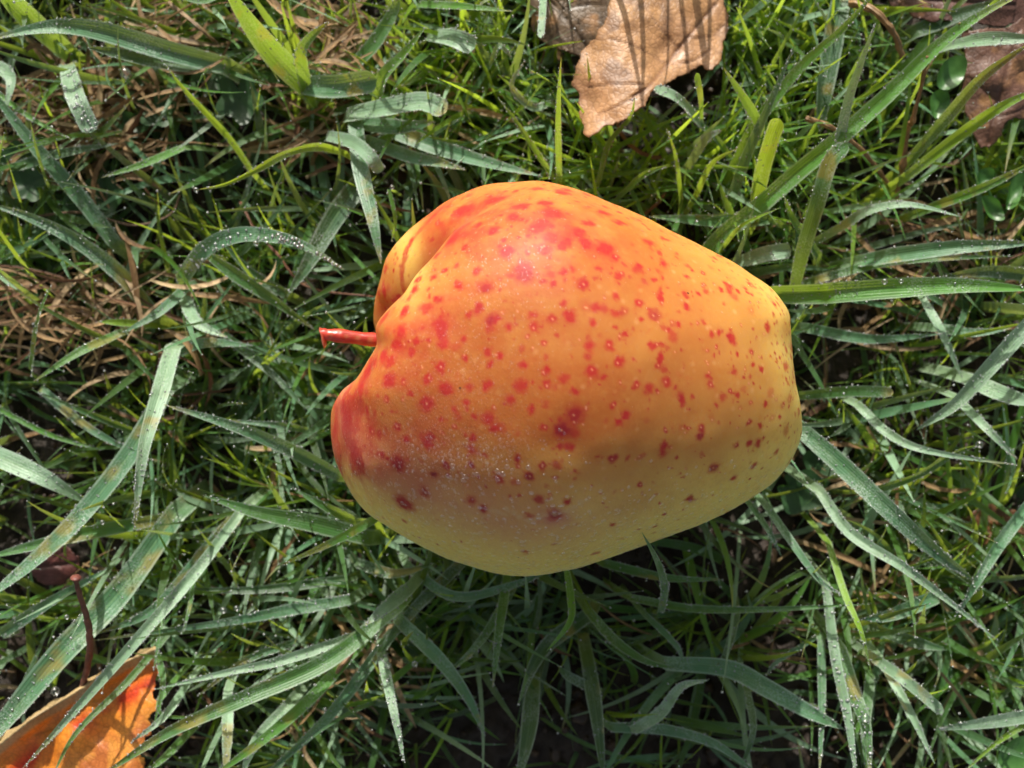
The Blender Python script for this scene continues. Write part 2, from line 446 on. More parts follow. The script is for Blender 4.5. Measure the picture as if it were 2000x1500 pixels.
# meridians: angle about the axis (0 = image up, 90 = towards camera, 180 = image down), control points (x, r) in cm
PROF = {
 -90: [(-1.3,0),(-1.8,0.35),(-2.5,0.8),(-2.75,1.4),(-2.5,2.2),(-1.5,3.15),(0.5,3.75),(2.8,3.2),(4.48,2.28),(5.33,1.42),(5.58,0.73),(5.62,0.35),(5.45,0)],
 -40: [(-1.3,0),(-1.8,0.35),(-2.5,0.8),(-2.9,1.35),(-2.75,2.05),(-1.8,2.95),(0.3,3.6),(3,2.85),(4.58,2.13),(5.28,1.42),(5.53,0.78),(5.57,0.35),(5.45,0)],
 -8: [(-1.3,0),(-1.75,0.35),(-2.35,0.75),(-2.75,1.25),(-2.55,1.95),(-1.7,2.65),(0.3,3.45),(3,2.72),(4.58,2.08),(5.28,1.42),(5.53,0.78),(5.57,0.35),(5.45,0)],
  14: [(-1.3,0),(-1.5,0.4),(-1.85,0.8),(-2.15,1.3),(-2,1.95),(-1.35,2.6),(0.4,3.45),(3,2.78),(4.58,2.08),(5.28,1.39),(5.53,0.78),(5.57,0.35),(5.45,0)],
  32: [(-1.3,0),(-1.35,0.45),(-1.45,0.9),(-1.5,1.4),(-1.3,2.05),(-0.75,2.75),(0.6,3.5),(3,2.85),(4.58,2.1),(5.28,1.37),(5.53,0.78),(5.57,0.35),(5.45,0)],
  50: [(-1.3,0),(-1.45,0.5),(-1.6,1),(-1.7,1.5),(-1.55,2.2),(-1,2.95),(0.6,3.7),(3,2.98),(4.58,2.16),(5.31,1.42),(5.58,0.78),(5.62,0.35),(5.45,0)],
  68: [(-1.3,0),(-1.65,0.5),(-2,1),(-2.15,1.5),(-2.05,2.2),(-1.4,3.05),(0.6,3.8),(3.05,3.05),(4.63,2.18),(5.33,1.42),(5.58,0.78),(5.62,0.35),(5.45,0)],
  90: [(-1.3,0),(-1.7,0.5),(-2.15,0.95),(-2.38,1.45),(-2.3,2.2),(-1.7,3.1),(0.6,3.85),(3.1,3.15),(4.68,2.23),(5.38,1.42),(5.63,0.78),(5.67,0.35),(5.45,0)],
  115: [(-1.3,0),(-1.85,0.5),(-2.45,0.95),(-2.72,1.45),(-2.66,2.25),(-2,3.2),(0.5,3.98),(3.1,3.2),(4.68,2.28),(5.43,1.42),(5.68,0.78),(5.72,0.35),(5.45,0)],
  145: [(-1.3,0),(-2.1,0.5),(-2.85,0.9),(-3.2,1.5),(-3.12,2.4),(-2.3,3.4),(0.5,4.1),(3.2,3.25),(4.78,2.28),(5.48,1.42),(5.73,0.78),(5.77,0.35),(5.45,0)],
  180: [(-1.3,0),(-2.1,0.5),(-3,0.9),(-3.55,1.6),(-3.4,2.6),(-2.4,3.55),(0.5,4.2),(3.3,3.25),(4.78,2.33),(5.53,1.42),(5.78,0.78),(5.82,0.35),(5.45,0)],
  225: [(-1.3,0),(-1.9,0.4),(-2.7,0.85),(-3.1,1.5),(-2.9,2.4),(-1.9,3.35),(0.5,3.9),(3,3.25),(4.68,2.28),(5.43,1.42),(5.68,0.78),(5.72,0.35),(5.45,0)],
}
AX0, AX1 = np.array([-1.3, .70]), np.array([5.0, .10])
NS, NP = 460, 840

def build_apple_points():
    keys = sorted(PROF)
    K = np.array(keys, float)
    A = np.array([PROF[k] for k in keys], float)           # keys, ctrl, 2
    # smooth periodic blend of the control points
    Ke = np.concatenate([K[-2:] - 360, K, K[:2] + 360])
    Ae = np.concatenate([A[-2:], A, A[:2]])
    phi = np.linspace(-90, 270, NP, endpoint=False)
    P = np.zeros((NP, A.shape[1], 2))
    for j, f in enumerate(phi):
        i = np.searchsorted(Ke, f, side='right') - 1
        i = min(max(i, 1), len(Ke) - 3)
        h = Ke[i + 1] - Ke[i]; u = (f - Ke[i]) / h
        m0 = (Ae[i + 1] - Ae[i - 1]) / (Ke[i + 1] - Ke[i - 1]) * h
        m1 = (Ae[i + 2] - Ae[i]) / (Ke[i + 2] - Ke[i]) * h
        P[j] = (2*u**3-3*u**2+1)*Ae[i] + (u**3-2*u**2+u)*m0 + (-2*u**3+3*u**2)*Ae[i+1] + (u**3-u**2)*m1
    V = np.zeros((NS, NP, 3))
    S = np.linspace(0, 1, NS)
    for j in range(NP):
        fine = catmull(P[j], 900)
        d = np.concatenate([[0], np.cumsum(np.hypot(*np.diff(fine, axis=0).T))])
        d /= d[-1]
        x = np.interp(S, d, fine[:, 0]); r = np.maximum(np.interp(S, d, fine[:, 1]), 0)
        f = math.radians(phi[j])
        axy = AX0[1] + (x - AX0[0]) * (AX1[1] - AX0[1]) / (AX1[0] - AX0[0])
        V[:, j, 0] = x
        V[:, j, 1] = axy + r * math.cos(f)
        V[:, j, 2] = ZA + r * math.sin(f)
    return V.reshape(-1, 3), S, phi

def project(V):
    k = D * 100 / (H - V[:, 2])
    return np.stack([1000 + V[:, 0] * k, 750 - V[:, 1] * k], 1)

def fit_outline(V):
    """pull the fruit's outline to the measured shape by an even stretch along each bearing"""
    O = np.array(OUTLINE, float)
    c = np.array([1105., 740.])
    nb = 180
    th = (np.arange(nb) + .5) / nb * 2 * np.pi - np.pi
    dense = catmull(np.vstack([O, O[:1]]), 1500)
    a = np.arctan2(dense[:, 1] - c[1], dense[:, 0] - c[0]); r = np.hypot(dense[:, 0] - c[0], dense[:, 1] - c[1])
    o = np.argsort(a)
    tr = np.interp(th, a[o], r[o], period=2 * np.pi)
    for it in range(9):
        Q = project(V)
        a = np.arctan2(Q[:, 1] - c[1], Q[:, 0] - c[0]); r = np.hypot(Q[:, 0] - c[0], Q[:, 1] - c[1])
        b = ((a + np.pi) / (2 * np.pi) * nb).astype(int) % nb
        mr = np.zeros(nb); np.maximum.at(mr, b, r)
        k = tr / np.maximum(mr, 1)
        if it == 0: print('first ratios', [(int(np.degrees(t)), round(float(q), 3)) for t, q in list(zip(th, k))[::6]])
        ker = np.array([1, 4, 6, 4, 1]) / 16
        k = np.convolve(np.concatenate([k[-2:], k, k[:2]]), ker, 'valid')
        kf = np.interp(np.linspace(-np.pi, np.pi, 2880, endpoint=False), th, k, period=2 * np.pi)
        g = np.exp(-(np.arange(-24, 25) / 10.0) ** 2); g /= g.sum()
        kf = np.convolve(np.concatenate([kf[-24:], kf, kf[:24]]), g, 'valid')
        f = np.interp(a, np.linspace(-np.pi, np.pi, 2880, endpoint=False), kf, period=2 * np.pi)
        w = np.clip(r / np.interp(a, th, mr, period=2 * np.pi), 0, 1) ** 3.0
        f = 1 + (f - 1) * w
        cx, cy = (c[0] - 1000) / 100, (750 - c[1]) / 100
        V = V.copy()
        V[:, 0] = cx + (V[:, 0] - cx) * f
        V[:, 1] = cy + (V[:, 1] - cy) * f
    print('outline fit, largest ratio error', float(np.abs(k - 1).max()), 'mean', float(np.abs(k - 1).mean()))
    return V

# freckles measured on the fruit: x, y, radius (photo px), purple 0..1, pale centre, (stretch x, stretch y)
SPOTS = """968 385 26 0 0 1 .38;901 409 20 0 0 1 .5;880 465 18 .1 0;851 495 9 0 0;869 524 8 0 0;805 564 11 0 0;827 601 13 0 0 1.2 .8;851 583 8 0 0 1.5 .8;787 604 10 0 0;781 647 11 0 0;
859 633 14 .1 0;862 652 11 .1 0;864 668 11 0 0;813 665 8 0 0;997 420 12 0 0;1016 399 13 0 0;1067 391 12 0 0;1085 415 16 0 0;960 447 12 .2 0;989 489 13 .2 0;1021 529 20 .35 0;
1064 431 16 0 0;1048 444 14 0 0;1077 460 15 0 0;1064 487 12 0 0;949 559 13 .3 0;893 556 9 0 0;952 625 10 .5 0;970 617 8 .1 0;992 636 8 0 0;1040 639 10 0 1;1080 620 9 .1 1;1037 614 7 0 0;
912 615 8 0 0;1061 668 7 0 1;949 689 8 0 0;747 572 7 0 0 .6 1.4;749 615 14 .1 0;754 746 13 .1 0;729 706 12 0 0;759 706 12 0 0;858 718 11 0 1;834 739 9 0 1;867 763 12 0 0;831 790 15 .1 1;
945 754 9 0 0;1014 754 12 0 0;1020 712 6 0 0;954 709 7 0 0;1065 754 8 0 1;1057 728 7 0 1;772 833 9 .1 1;885 836 6 0 1;950 820 13 .1 0;961 840 9 0 0;993 781 9 0 0;1035 803 7 0 0;
1122 815 17 .45 1;1098 844 16 .65 1;1062 838 7 0 1;840 856 10 .2 0;831 868 9 .2 0;920 856 8 .1 0;918 877 9 .1 0;1098 872 6 .2 0;675 820 22 0 0 .7 1;687 892 24 .15 0 .8 1;699 907 16 .2 0;
711 799 10 0 0 .6 1;666 790 17 0 0 .6 1;777 910 17 .5 0;844 931 8 .9 0;867 914 7 .6 1;918 910 7 .7 0;828 964 11 .5 1;786 985 20 .45 0;1032 934 8 .7 1;1056 913 6 .3 1;1008 898 7 .4 0;
972 941 9 .3 1;921 982 11 .4 0;942 997 8 .4 0;1085 1009 12 .7 0;1053 976 9 .2 0;1110 983 7 .1 0;1140 551 11 .15 1;1116 617 12 0 0;1167 599 9 0 0;1159 628 8 0 0;1212 535 7 0 0;1249 519 12 0 0 1 .6;
1299 511 9 0 0;1279 541 5 0 0;1297 540 4 0 0;1207 576 8 0 0;1251 589 9 0 1;1207 607 11 0 0 1 .8;1291 577 12 0 0 .5 1.5;1281 617 12 .4 1;1340 569 7 0 0;1343 593 8 0 0;1329 631 7 0 0;
1345 537 5 0 0;1377 529 5 0 0;1444 564 6 0 0;1428 555 7 0 0 1 .5;1413 564 5 0 0;1472 572 5 0 0;1505 641 9 0 0;1153 673 10 0 0;1193 671 10 0 1;1273 672 8 0 0;1297 672 9 0 0 1 .6;
1161 721 11 0 1;1153 697 8 0 0;1209 708 9 0 1;1293 700 9 0 0 .5 1.3;1392 649 7 0 0 .7 1.2;1409 649 6 0 0;1429 657 6 0 0;1385 683 4 0 1;1401 676 4 0 1;1471 685 6 0 1;1475 710 6 0 0;
1490 722 6 0 0;1303 748 10 0 1;1268 761 10 0 0;1249 752 7 0 1;1392 753 7 .1 1;1445 773 7 .1 0;1336 780 11 .2 0 .6 1.2;1431 764 4 0 1;1403 793 5 0 0;1471 788 5 0 1;1499 793 6 0 0;
1467 824 6 .3 1;1201 793 7 0 1;1225 817 8 .1 0;1209 824 7 0 0;1373 836 7 .2 1;1372 857 8 .6 0;1348 839 4 0 1;1444 872 6 .3 0;1300 873 9 .1 0 .7 1;1527 815 5 0 0;1197 900 8 .3 1;
1395 917 11 .6 1;1352 977 9 .3 0;1300 1007 5 .2 0;1252 950 5 .2 1;1057 912 5 .3 1;1190 484 14 0 0;1203 500 9 0 0;1130 450 13 0 0;1108 466 14 0 0;1150 475 12 0 0;1097 480 10 0 0;1250 515 7 0 0;
1270 470 14 0 0 1 .5;1300 462 14 0 0 1 .3;1180 410 18 0 0 1 .3;1215 432 15 0 0 1 .3;1100 372 16 0 0 1 .3;1050 365 16 0 0 1 .3;1150 432 12 0 0 1 .5;770 670 12 0 0;800 690 9 0 0;745 690 14 0 0;
715 725 16 0 0;700 760 16 0 0 .7 1;650 840 14 0 0 .5 1;1085 550 7 0 0;905 480 7 0 0;925 530 8 0 0;1120 520 6 0 0;1170 520 7 0 0;1100 590 6 0 0;1065 720 5 0 0;975 700 6 0 0;905 660 7 0 0;905 700 6 0 0;
1180 740 6 0 0;1225 650 5 0 0;1365 570 5 0 0;1445 690 4 0 0;1435 725 7 0 0;1310 640 5 0 0;1240 700 5 0 0;880 800 6 0 0;910 790 5 0 0;800 770 6 0 0;790 860 6 .1 0;735 850 8 0 0;745 890 7 .1 0"""

def build_apple():
    V, S, phi = build_apple_points()
    V = fit_outline(V)
    # gentle unevenness
    c = V.mean(0)
    dirn = V - c; dirn /= np.linalg.norm(dirn, axis=1)[:, None]
    V += dirn * ((fbm(V, 0.55, 21, 3) - .5) * 0.16 + (fbm(V, 2.0, 5, 2) - .5) * 0.03)[:, None]
    Q = project(V)
    # uneven freckle edges: measure distance from warped positions
    warp = np.stack([fbm(V, 5.0, s, 3) - .5 for s in (31, 47, 63)], 1) * 0.11 + np.stack([noise(V, 22.0, s) - .5 for s in (32, 48, 64)], 1) * 0.06
    W = V + warp
    n = len(V)
    red = np.zeros(n); purple = np.zeros(n); pale = np.zeros(n)
    up = V[:, 2] > ZA - 1.0
    def spot(i0, rad, pur, cen, sx=1, sy=1, strength=1.0, soft=1.0):
        nonlocal red
        d = W - W[i0]
        dd = np.sqrt((d[:, 0] / sx) ** 2 + (d[:, 1] / sy) ** 2 + (d[:, 2] / max(sx, sy) * 0.9) ** 2) / rad
        f = strength * np.clip((1.28 - dd) * 1.3, 0, 1) ** 1.2
        f = np.where(dd < 1.6, f + 0.13 * strength * np.exp(-(dd / 1.2) ** 2), 0)
        red = 1 - (1 - red) * (1 - np.clip(f, 0, .97))
        np.maximum(purple, pur * np.exp(-(dd / .9) ** 2), out=purple)
        if cen:
            dv = V - V[i0]
            np.maximum(pale, 0.6 * np.exp(-((dv ** 2).sum(1)) / (0.017 ** 2)), out=pale)
    def locate(px, py):
        d = np.hypot(Q[:, 0] - px, Q[:, 1] - py)
        near = np.where((d < 5) & (V[:, 2] > ZA - 1.5))[0]
        if len(near) == 0: return int(np.argmin(d + 100 * (V[:, 2] < ZA - 1)))
        return int(near[np.argmax(V[near, 2])])
    for s in SPOTS.replace('\n', '').split(';'):
        a = [float(t) for t in s.split()]
        i0 = locate(a[0], a[1]); a[2] *= 1.27
        spot(i0, a[2] / 100 * (H - V[i0, 2]) / D, a[3], a[4], *(a[5:7] if len(a) > 5 else (1, 1)), strength=rng.uniform(.75, 1))
    # streak down the flank of the stem hollow
    pts = catmull([(858, 405), (836, 425), (813, 452), (795, 478), (785, 505), (780, 535), (783, 565)], 26)
    for p in pts:
        spot(locate(*p), 0.075, 0, 0, strength=.45)
    # scattered small freckles over the whole skin: density falls towards the yellow side
    side = np.arctan2(V[:, 2] - ZA, V[:, 1] - 0.4)          # 0 = image up, pi/2 towards camera
    idx = np.where((V[:, 0] > -3.2))[0]
    cnt = 0
    while cnt < 2600:
        i = int(rng.choice(idx))
        a = side[i]
        dens = 0.9 if -0.6 < a < 2.2 else 0.22
        if rng.random() > dens: continue
        r = min(0.018 + rng.exponential(0.022), 0.12)
        spot(i, r, 0.15 * rng.random(), rng.random() < .2, strength=rng.uniform(.25, .9))
        cnt += 1
    # washes of colour
    d = lambda x, y, rx, ry: np.exp(-(((Q[:, 0] - x) / rx) ** 2 + ((Q[:, 1] - y) / ry) ** 2)) * up
    nb = fbm(V, 0.9, 77, 4)
    ang = np.degrees(np.arctan2(V[:, 2] - ZA, V[:, 1] - (0.7 - 0.09 * (V[:, 0] + 1.5))))   # image up 0, camera 90, down 180
    ang = np.where(ang < -90, ang + 360, ang)
    blush = 1 / (1 + np.exp((ang - 127 - 11 / (1 + np.exp((V[:, 0] + .4) / .6)) - (nb - .5) * 30) / 7.0))
    blush *= 1 / (1 + np.exp((V[:, 0] - 5.0 + (nb - .5)) / 0.35)) * 0.8 + 0.2
    blush = np.clip(blush * (0.95 - 0.055 * np.clip(V[:, 0] - 2.5, 0, 3)) , 0, 1)
    # deeper orange round (1150, 790), yellow inside the stem hollow
    blush = np.clip(blush + 0.18 * d(1120, 800, 190, 70) - 0.6 * d(800, 510, 28, 75), 0, 1)
    blush = np.maximum(blush, .9 * np.exp(-((Q[:, 0] - 660) / 60) ** 2 - ((Q[:, 1] - 830) / 105) ** 2))
    srow = np.repeat(S, NP)
    blush = blush * (.35 + .65 / (1 + np.exp(-(srow - .05 - (nb - .5) * .06) / .02)))
    band = np.exp(-((ang - 136) / 13.0) ** 2) * 1 / (1 + np.exp((V[:, 0] - 1.6) / 0.8)) * (V[:, 0] > -3.4)
    bloom = np.clip(band * 0.7 + 0.6 * d(1085, 1010, 28, 18) , 0, 1)
    # red cheek on the lower shoulder and rim
    cheek = 1.5 * d(672, 800, 42, 85) + 1.0 * d(692, 890, 48, 60) + .6 * d(790, 700, 60, 60) + .45 * d(725, 715, 26, 30) + .55 * d(1085, 445, 95, 60) + .7 * d(890, 440, 70, 60) + .35 * d(820, 860, 120, 90) + .3 * d(1000, 560, 160, 120) + .3 * d(960, 400, 60, 30) + .3 * d(1190, 500, 60, 40) + .3 * d(850, 610, 60, 60) + .25 * d(760, 640, 50, 60)
    gate = np.clip(fbm(V, 3.2, 91, 5) * 3.0 - .85, 0, 1.1)
    lobe = np.clip(1.6 * (d(672, 800, 42, 85) + d(692, 890, 48, 60)), 0, 1)
    cheek *= np.maximum(gate, (.22 + .4 * fbm(V, 6.0, 93, 3)) * lobe)
    red = 1 - (1 - red) * (1 - np.clip(cheek, 0, .85))
    purple = np.maximum(purple, 0.35 * band * red)
    # scuffs: pale dried water mark and little brown scars
    scuff = np.zeros(n)
    for pl, wd, st in (([(990, 1000), (1030, 1020), (1060, 1012), (1110, 1000), (1150, 980)], 0.05, .55), 
                       ([(960, 1000), (985, 1008)], 0.04, .4)):
        for p in catmull(pl, 14):
            i0 = locate(*p)
            dd = np.linalg.norm(W - W[i0], axis=1)
            np.maximum(scuff, st * np.clip(1.6 - dd / wd, 0, 1), out=scuff)
    dew = np.clip(0.2 + 1.1 * d(860, 830, 190, 110), 0, 1)
    wet = np.clip(1.0 * d(900, 880, 170, 60) + 0.8 / (1 + np.exp(-(ang - 148) / 6)), 0, 1)
    idx = np.arange(NS * NP).reshape(NS, NP)
    nx = np.roll(idx, -1, axis=1)
    F = np.stack([idx[:-1].ravel(), idx[1:].ravel(), nx[1:].ravel(), nx[:-1].ravel()], 1)
    o = make_mesh('apple', V, F4=F, mat=apple_material(), attrs=dict(red=red, purple=purple, pale=pale, blush=blush, bloom=bloom, dew=dew, wet=wet, scuff=scuff),
                  origin=(1.1, 0.3, 0))
    tag(o, 'ripe orange and yellow apple with red freckles lying on its side in wet grass', 'apple')
    return o, V, Q

def tube(P, R, nseg=14, n=None):
    P = np.asarray(P, float)
    T = np.gradient(P, axis=0); T /= np.linalg.norm(T, axis=1)[:, None]
    up = np.array([0.13, 0.21, 0.97])
    s = np.cross(T, up); s /= np.linalg.norm(s, axis=1)[:, None]
    u = np.cross(s, T)
    a = np.linspace(0, 2 * np.pi, nseg, endpoint=False)
    V = (P[:, None] + (s[:, None] * np.cos(a)[None, :, None] + u[:, None] * np.sin(a)[None, :, None]) * np.asarray(R)[:, None, None]).reshape(-1, 3)
    m = len(P)
    idx = np.arange(m * nseg).reshape(m, nseg); nx = np.roll(idx, -1, 1)
    F = np.stack([idx[:-1].ravel(), nx[:-1].ravel(), nx[1:].ravel(), idx[1:].ravel()], 1)
    V = np.vstack([V, P[0], P[-1]])
    F3 = [(int(nx[0, j]), int(idx[0, j]), m * nseg) for j in range(nseg)] + [(int(idx[-1, j]), int(nx[-1, j]), m * nseg + 1) for j in range(nseg)]
    return V, F, np.array(F3)

apple, AV, AQ = build_apple()
AC = AV.mean(0)

def build_stem():
    P = catmull([(-1.45, .78, ZA + .05), (-2.1, .86, ZA + .25), at(735, 664, ZA + .5), at(690, 659, ZA + .62), at(655, 655, ZA + .68), at(636, 654, ZA + .70), at(629, 656, ZA + .7)], 60)
    t = np.linspace(0, 1, 60)
    R = 0.118 + 0.02 * (1 - t) + 0.035 * np.clip((t - .88) / .08, 0, 1) ** 1.5 + 0.008 * np.sin(t * 23)
    V, F, F3 = tube(P, R, 24)
    # flared, ragged end with a nub pointing image-down
    k = np.clip((t - .88) / .12, 0, 1)
    kk = np.repeat(k, 24); kk = np.concatenate([kk, [0, 1]])
    off = V[:, 1] - np.interp(V[:, 0], P[::-1, 0], P[::-1, 1])
    V[:, 1] += np.where(off < 0, off * 0.75, off * 0.1) * kk
    V += ((np.stack([noise(V, 9, s) for s in (1, 2, 3)], 1) - .5) * 0.05) * (0.3 + kk[:, None])
    V += ((np.stack([noise(V, 25, s) for s in (4, 5, 6)], 1) - .5) * 0.012)
    m, nt, out = mat_new('red_stem'); L = nt.links
    tint = nt.nodes.new('ShaderNodeAttribute'); tint.attribute_name = 'tint'
    tc = nt.nodes.new('ShaderNodeTexCoord')
    n1 = N(nt, 'ShaderNodeTexNoise', Scale=600.0, Detail=4.0); L.new(tc.outputs['Object'], n1.inputs['Vector'])
    bp = N(nt, 'ShaderNodeBump', Strength=0.4, Distance=0.0002); L.new(n1.outputs[0], bp.inputs['Height'])
    p = N(nt, 'ShaderNodeBsdfPrincipled', Roughness=0.33)
    p.inputs['Subsurface Weight'].default_value = 0.2; p.inputs['Subsurface Scale'].default_value = 0.001
    L.new(tint.outputs[0], p.inputs['Base Color']); L.new(bp.outputs[0], p.inputs['Normal']); L.new(p.outputs[0], out.inputs[0])
    col = np.array([.42, .040, .024])[None] * (1 - kk[:, None] * .85) + np.array([.30, .13, .07])[None] * kk[:, None] * .85
    col *= (0.6 + 0.7 * fbm(V * np.array([.4, 1, 1]), 14, 8, 3))[:, None]
    lw = np.clip((fbm(V, 9, 12, 2) - .55) * 8, 0, 1)[:, None]; col = col * (1 - lw * .5) + np.array([.42, .17, .07]) * lw * .5
    make_mesh('stem', V, F4=F, F3=F3, mat=m, colors=col, parent=apple)
build_stem()

# ------------------------------------------------------------------ blades
class Batch:
    def __init__(s): s.V = []; s.F = []; s.C = []; s.U = []; s.n = 0
    def add(s, V, F, C_, U):
        s.V.append(V); s.F.append(F + s.n); s.C.append(C_); s.U.append(U); s.n += len(V)
    def build(s, name, mat, origin=(0, 0, 0)):
        return make_mesh(name, np.vstack(s.V), F4=np.vstack(s.F), mat=mat, colors=np.vstack(s.C), uv=np.vstack(s.U), origin=origin)

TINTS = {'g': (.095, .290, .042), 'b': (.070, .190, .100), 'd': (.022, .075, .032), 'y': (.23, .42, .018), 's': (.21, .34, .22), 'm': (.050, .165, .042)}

_idx_cache = {}
def ribbon(P, W, tint, tip=None, twist=(0, 0), fold=0.25, taper=2.2, base=0.75, across=3, wob=0.0, blunt=False, patches=0):
    """blade along the 3-D path P (n,3), full width W cm at its broadest"""
    n = len(P)
    T = np.gradient(P, axis=0); T /= (np.linalg.norm(T, axis=1)[:, None] + 1e-9)
    up = np.array([0, 0, 1.0])
    s = np.cross(T, up); l = np.linalg.norm(s, axis=1)
    s = np.where(l[:, None] > .15, s / (l[:, None] + 1e-9), 0)
    for i in range(1, n):
        if l[i] <= .15: s[i] = s[i - 1]
    if l[0] <= .15:
        g = np.argmax(l > .15)
        s[:g + 1] = s[g] if l[g] > .15 else np.array([1., 0, 0])
    u = np.cross(s, T)
    t = np.linspace(0, 1, n)
    a = np.radians(twist[0] + (twist[1] - twist[0]) * t)
    side = s * np.cos(a)[:, None] + u * np.sin(a)[:, None]
    nor = -s * np.sin(a)[:, None] + u * np.cos(a)[:, None]
    if blunt: w = np.where(t < .9, 1, np.sqrt(np.clip(1 - ((t - .9) / .1) ** 2, 0.02, 1)))
    else: w = np.clip(1 - t ** taper, 0.015, 1) ** 0.85
    w = w * (base + (1 - base) * np.clip(t / .35, 0, 1)) * W / 2
    if wob: w = w * (1 + wob * np.sin(t * 19 + W * 50) * .5)
    q = np.linspace(-1, 1, across)
    V = P[:, None] + side[:, None] * (q[None, :, None] * w[:, None, None]) + nor[:, None] * ((np.abs(q) - .5)[None, :, None] * (fold * w)[:, None, None])
    V = V.reshape(-1, 3)
    key = (n, across)
    if key not in _idx_cache:
        idx = np.arange(n * across).reshape(n, across)
        _idx_cache[key] = np.stack([idx[:-1, :-1].ravel(), idx[:-1, 1:].ravel(), idx[1:, 1:].ravel(), idx[1:, :-1].ravel()], 1)
    F = _idx_cache[key]
    col = np.tile(np.asarray(tint, float), (n, 1))
    if tip is not None:
        k = np.clip((t - tip[1]) / (1 - tip[1]), 0, 1)[:, None]
        col = col * (1 - k) + np.asarray(tip[0])[None] * k
    bk = np.clip(1 - t / .18, 0, 1)[:, None] * .45          # paler sheath
    col = col * (1 - bk) + np.array([.22, .26, .12]) * bk
    col = np.repeat(col, across, 0)
    if patches:
        f = fbm(V, 2.3, int(W * 1000) % 97, 3)
        k = np.clip((f - .60) * 12, 0, 1)[:, None] * patches
        col = col * (1 - k) + np.array([.42, .26, .05]) * k
    U = np.stack([np.tile((q + 1) / 2, n), np.repeat(t, across)], 1)
    edges = (P + side * w[:, None] + nor * (.5 * fold * w)[:, None], P - side * w[:, None] + nor * (.5 * fold * w)[:, None], nor, side, w)
    return V, F, col, U, edges

# drops: (centre, radius)
DROPS = []
def bead_edges(edges, length, density=1.0, rmin=.011, rmax=.027):
    e1, e2, nor, side, w = edges
    n = len(e1)
    for e in (e1, e2):
        m = int(length / 0.040 * density)
        ts = np.sort(rng.random(m)) * (n - 1.001)
        gate = noise(np.stack([ts * .35, np.full(m, rng.random() * 99), np.zeros(m)], 1), 1.0, 7)
        ts = ts[gate > rng.uniform(.30, .52)]; m = len(ts)
        if m == 0: continue
        i = ts.astype(int); f = (ts - i)[:, None]
        c = e[i] * (1 - f) + e[i + 1] * f
        r = rmin * .8 + (rmax - rmin) * rng.random(m) ** 4
        c = c + nor[i] * (r * .3)[:, None] + rng.normal(0, .012, (m, 3))
        DROPS.append(np.column_stack([c, r]))
def bead_face(P, edges, count, rmin=.010, rmax=.045, t0=0, t1=1):
    e1, e2, nor, side, w = edges
    n = len(P)
    ts = (t0 + (t1 - t0) * rng.random(count)) * (n - 1.001)
    i = ts.astype(int)
    q = rng.uniform(-.85, .85, count)
    r = rmin + (rmax - rmin) * rng.random(count) ** 3
    c = P[i] + side[i] * (q * w[i])[:, None] + nor[i] * (r * .25 + (np.abs(q) - .5) * .25 * w[i])[:, None]
    DROPS.append(np.column_stack([c, r]))

# measured blades: points (base -> tip) in photo px, heights start/mid/end (cm), width px, tint, options, label
B = []
def b(pts, z, w, tint, label=None, **kw): B.append((pts, z, w, tint, label, kw))
# ---- upper left
b([(440,128),(330,100),(200,62),(120,52),(50,60),(-30,80)], (1.0,2.2,2.6), 44, 'b', 'broad dark blade crossing to the left photo edge under the top left corner', twist=(20,-10))
b([(430,135),(320,122),(230,104),(170,92)], (.9,1.6,2.0), 34, 'd')
b([(600,170),(545,115),(500,60),(462,5),(425,-50)], (.8,2.4,3.6), 56, 'g', 'broadest bright green blade, running out through the top edge left of centre', twist=(10,40), patches=.8)
b([(100,75),(45,25),(0,-25),(-40,-60)], (.8,2,3), 48, 'g', 'bright green blade cutting the top left corner')
b([(597,168),(588,110),(605,75),(643,42)], (1,2.2,3.0), 30, 'g', 'short curled green blade with a rusty orange tip, upper left', tip=((.5,.16,.03),.75), patches=.5)
b([(595,168),(660,168),(735,155)], (1,1.6,1.9), 44, 'b', 'short cut-off grey green blade with yellow spots near the top', blunt=True, patches=1.0, twist=(0,-30))
b([(733,200),(750,150),(790,105),(832,52)], (.8,2.2,3.3), 38, 'g', 'spoon-shaped green blade with hairy rim, top centre left', base=.3, twist=(10,25))
b([(680,225),(760,210),(825,200),(872,218)], (.8,1.8,1.9), 44, 's', 'silvery round-tipped blade pointing right above the apple', blunt=True)
b([(690,238),(780,248),(850,238)], (.6,1.2,1.5), 36, 'b')
b([(640,265),(690,278),(725,308),(743,337)], (1,2.0,1.8), 26, 's', 'small silvery blade curling down, left above the apple', blunt=True)
b([(693,225),(705,330),(728,430),(744,515)], (.8,2.0,2.2), 38, 'b', 'long grey green blade hanging down to the apple’s upper left shoulder', twist=(-20,20))
b([(705,355),(650,430),(605,510),(560,580)], (.5,.9,.8), 46, 'd')
b([(720,275),(800,305),(860,318),(910,332)], (.7,1.5,1.8), 28, 'b', patches=.6, tip=((.45,.4,.15),.8))
b([(740,245),(860,290),(960,320),(1060,345)], (.6,1.4,2.0), 36, 'b')
b([(668,297),(620,287),(560,300),(500,332),(440,360),(383,371)], (1.2,2.8,3.4), 18, 'y', 'thin glowing yellow green blade with a water drop at its tip', twist=(30,50), wob=.25)
b([(492,333),(450,272),(400,218),(358,172),(322,125)], (.6,1.8,2.6), 17, 'y', 'narrow bright blade slanting up left of centre, upper left', twist=(30,20))
b([(358,288),(280,320),(198,347)], (.8,1.6,2.0), 18, 'g')
b([(355,545),(400,487),(465,459),(540,463),(605,485),(672,527)], (1,2.6,2.4), 36, 'b', 'arching blade loaded with glittering drops, left of the apple stem', wet=1.6, twist=(-15,15), tip=((.3,.28,.14),.8))
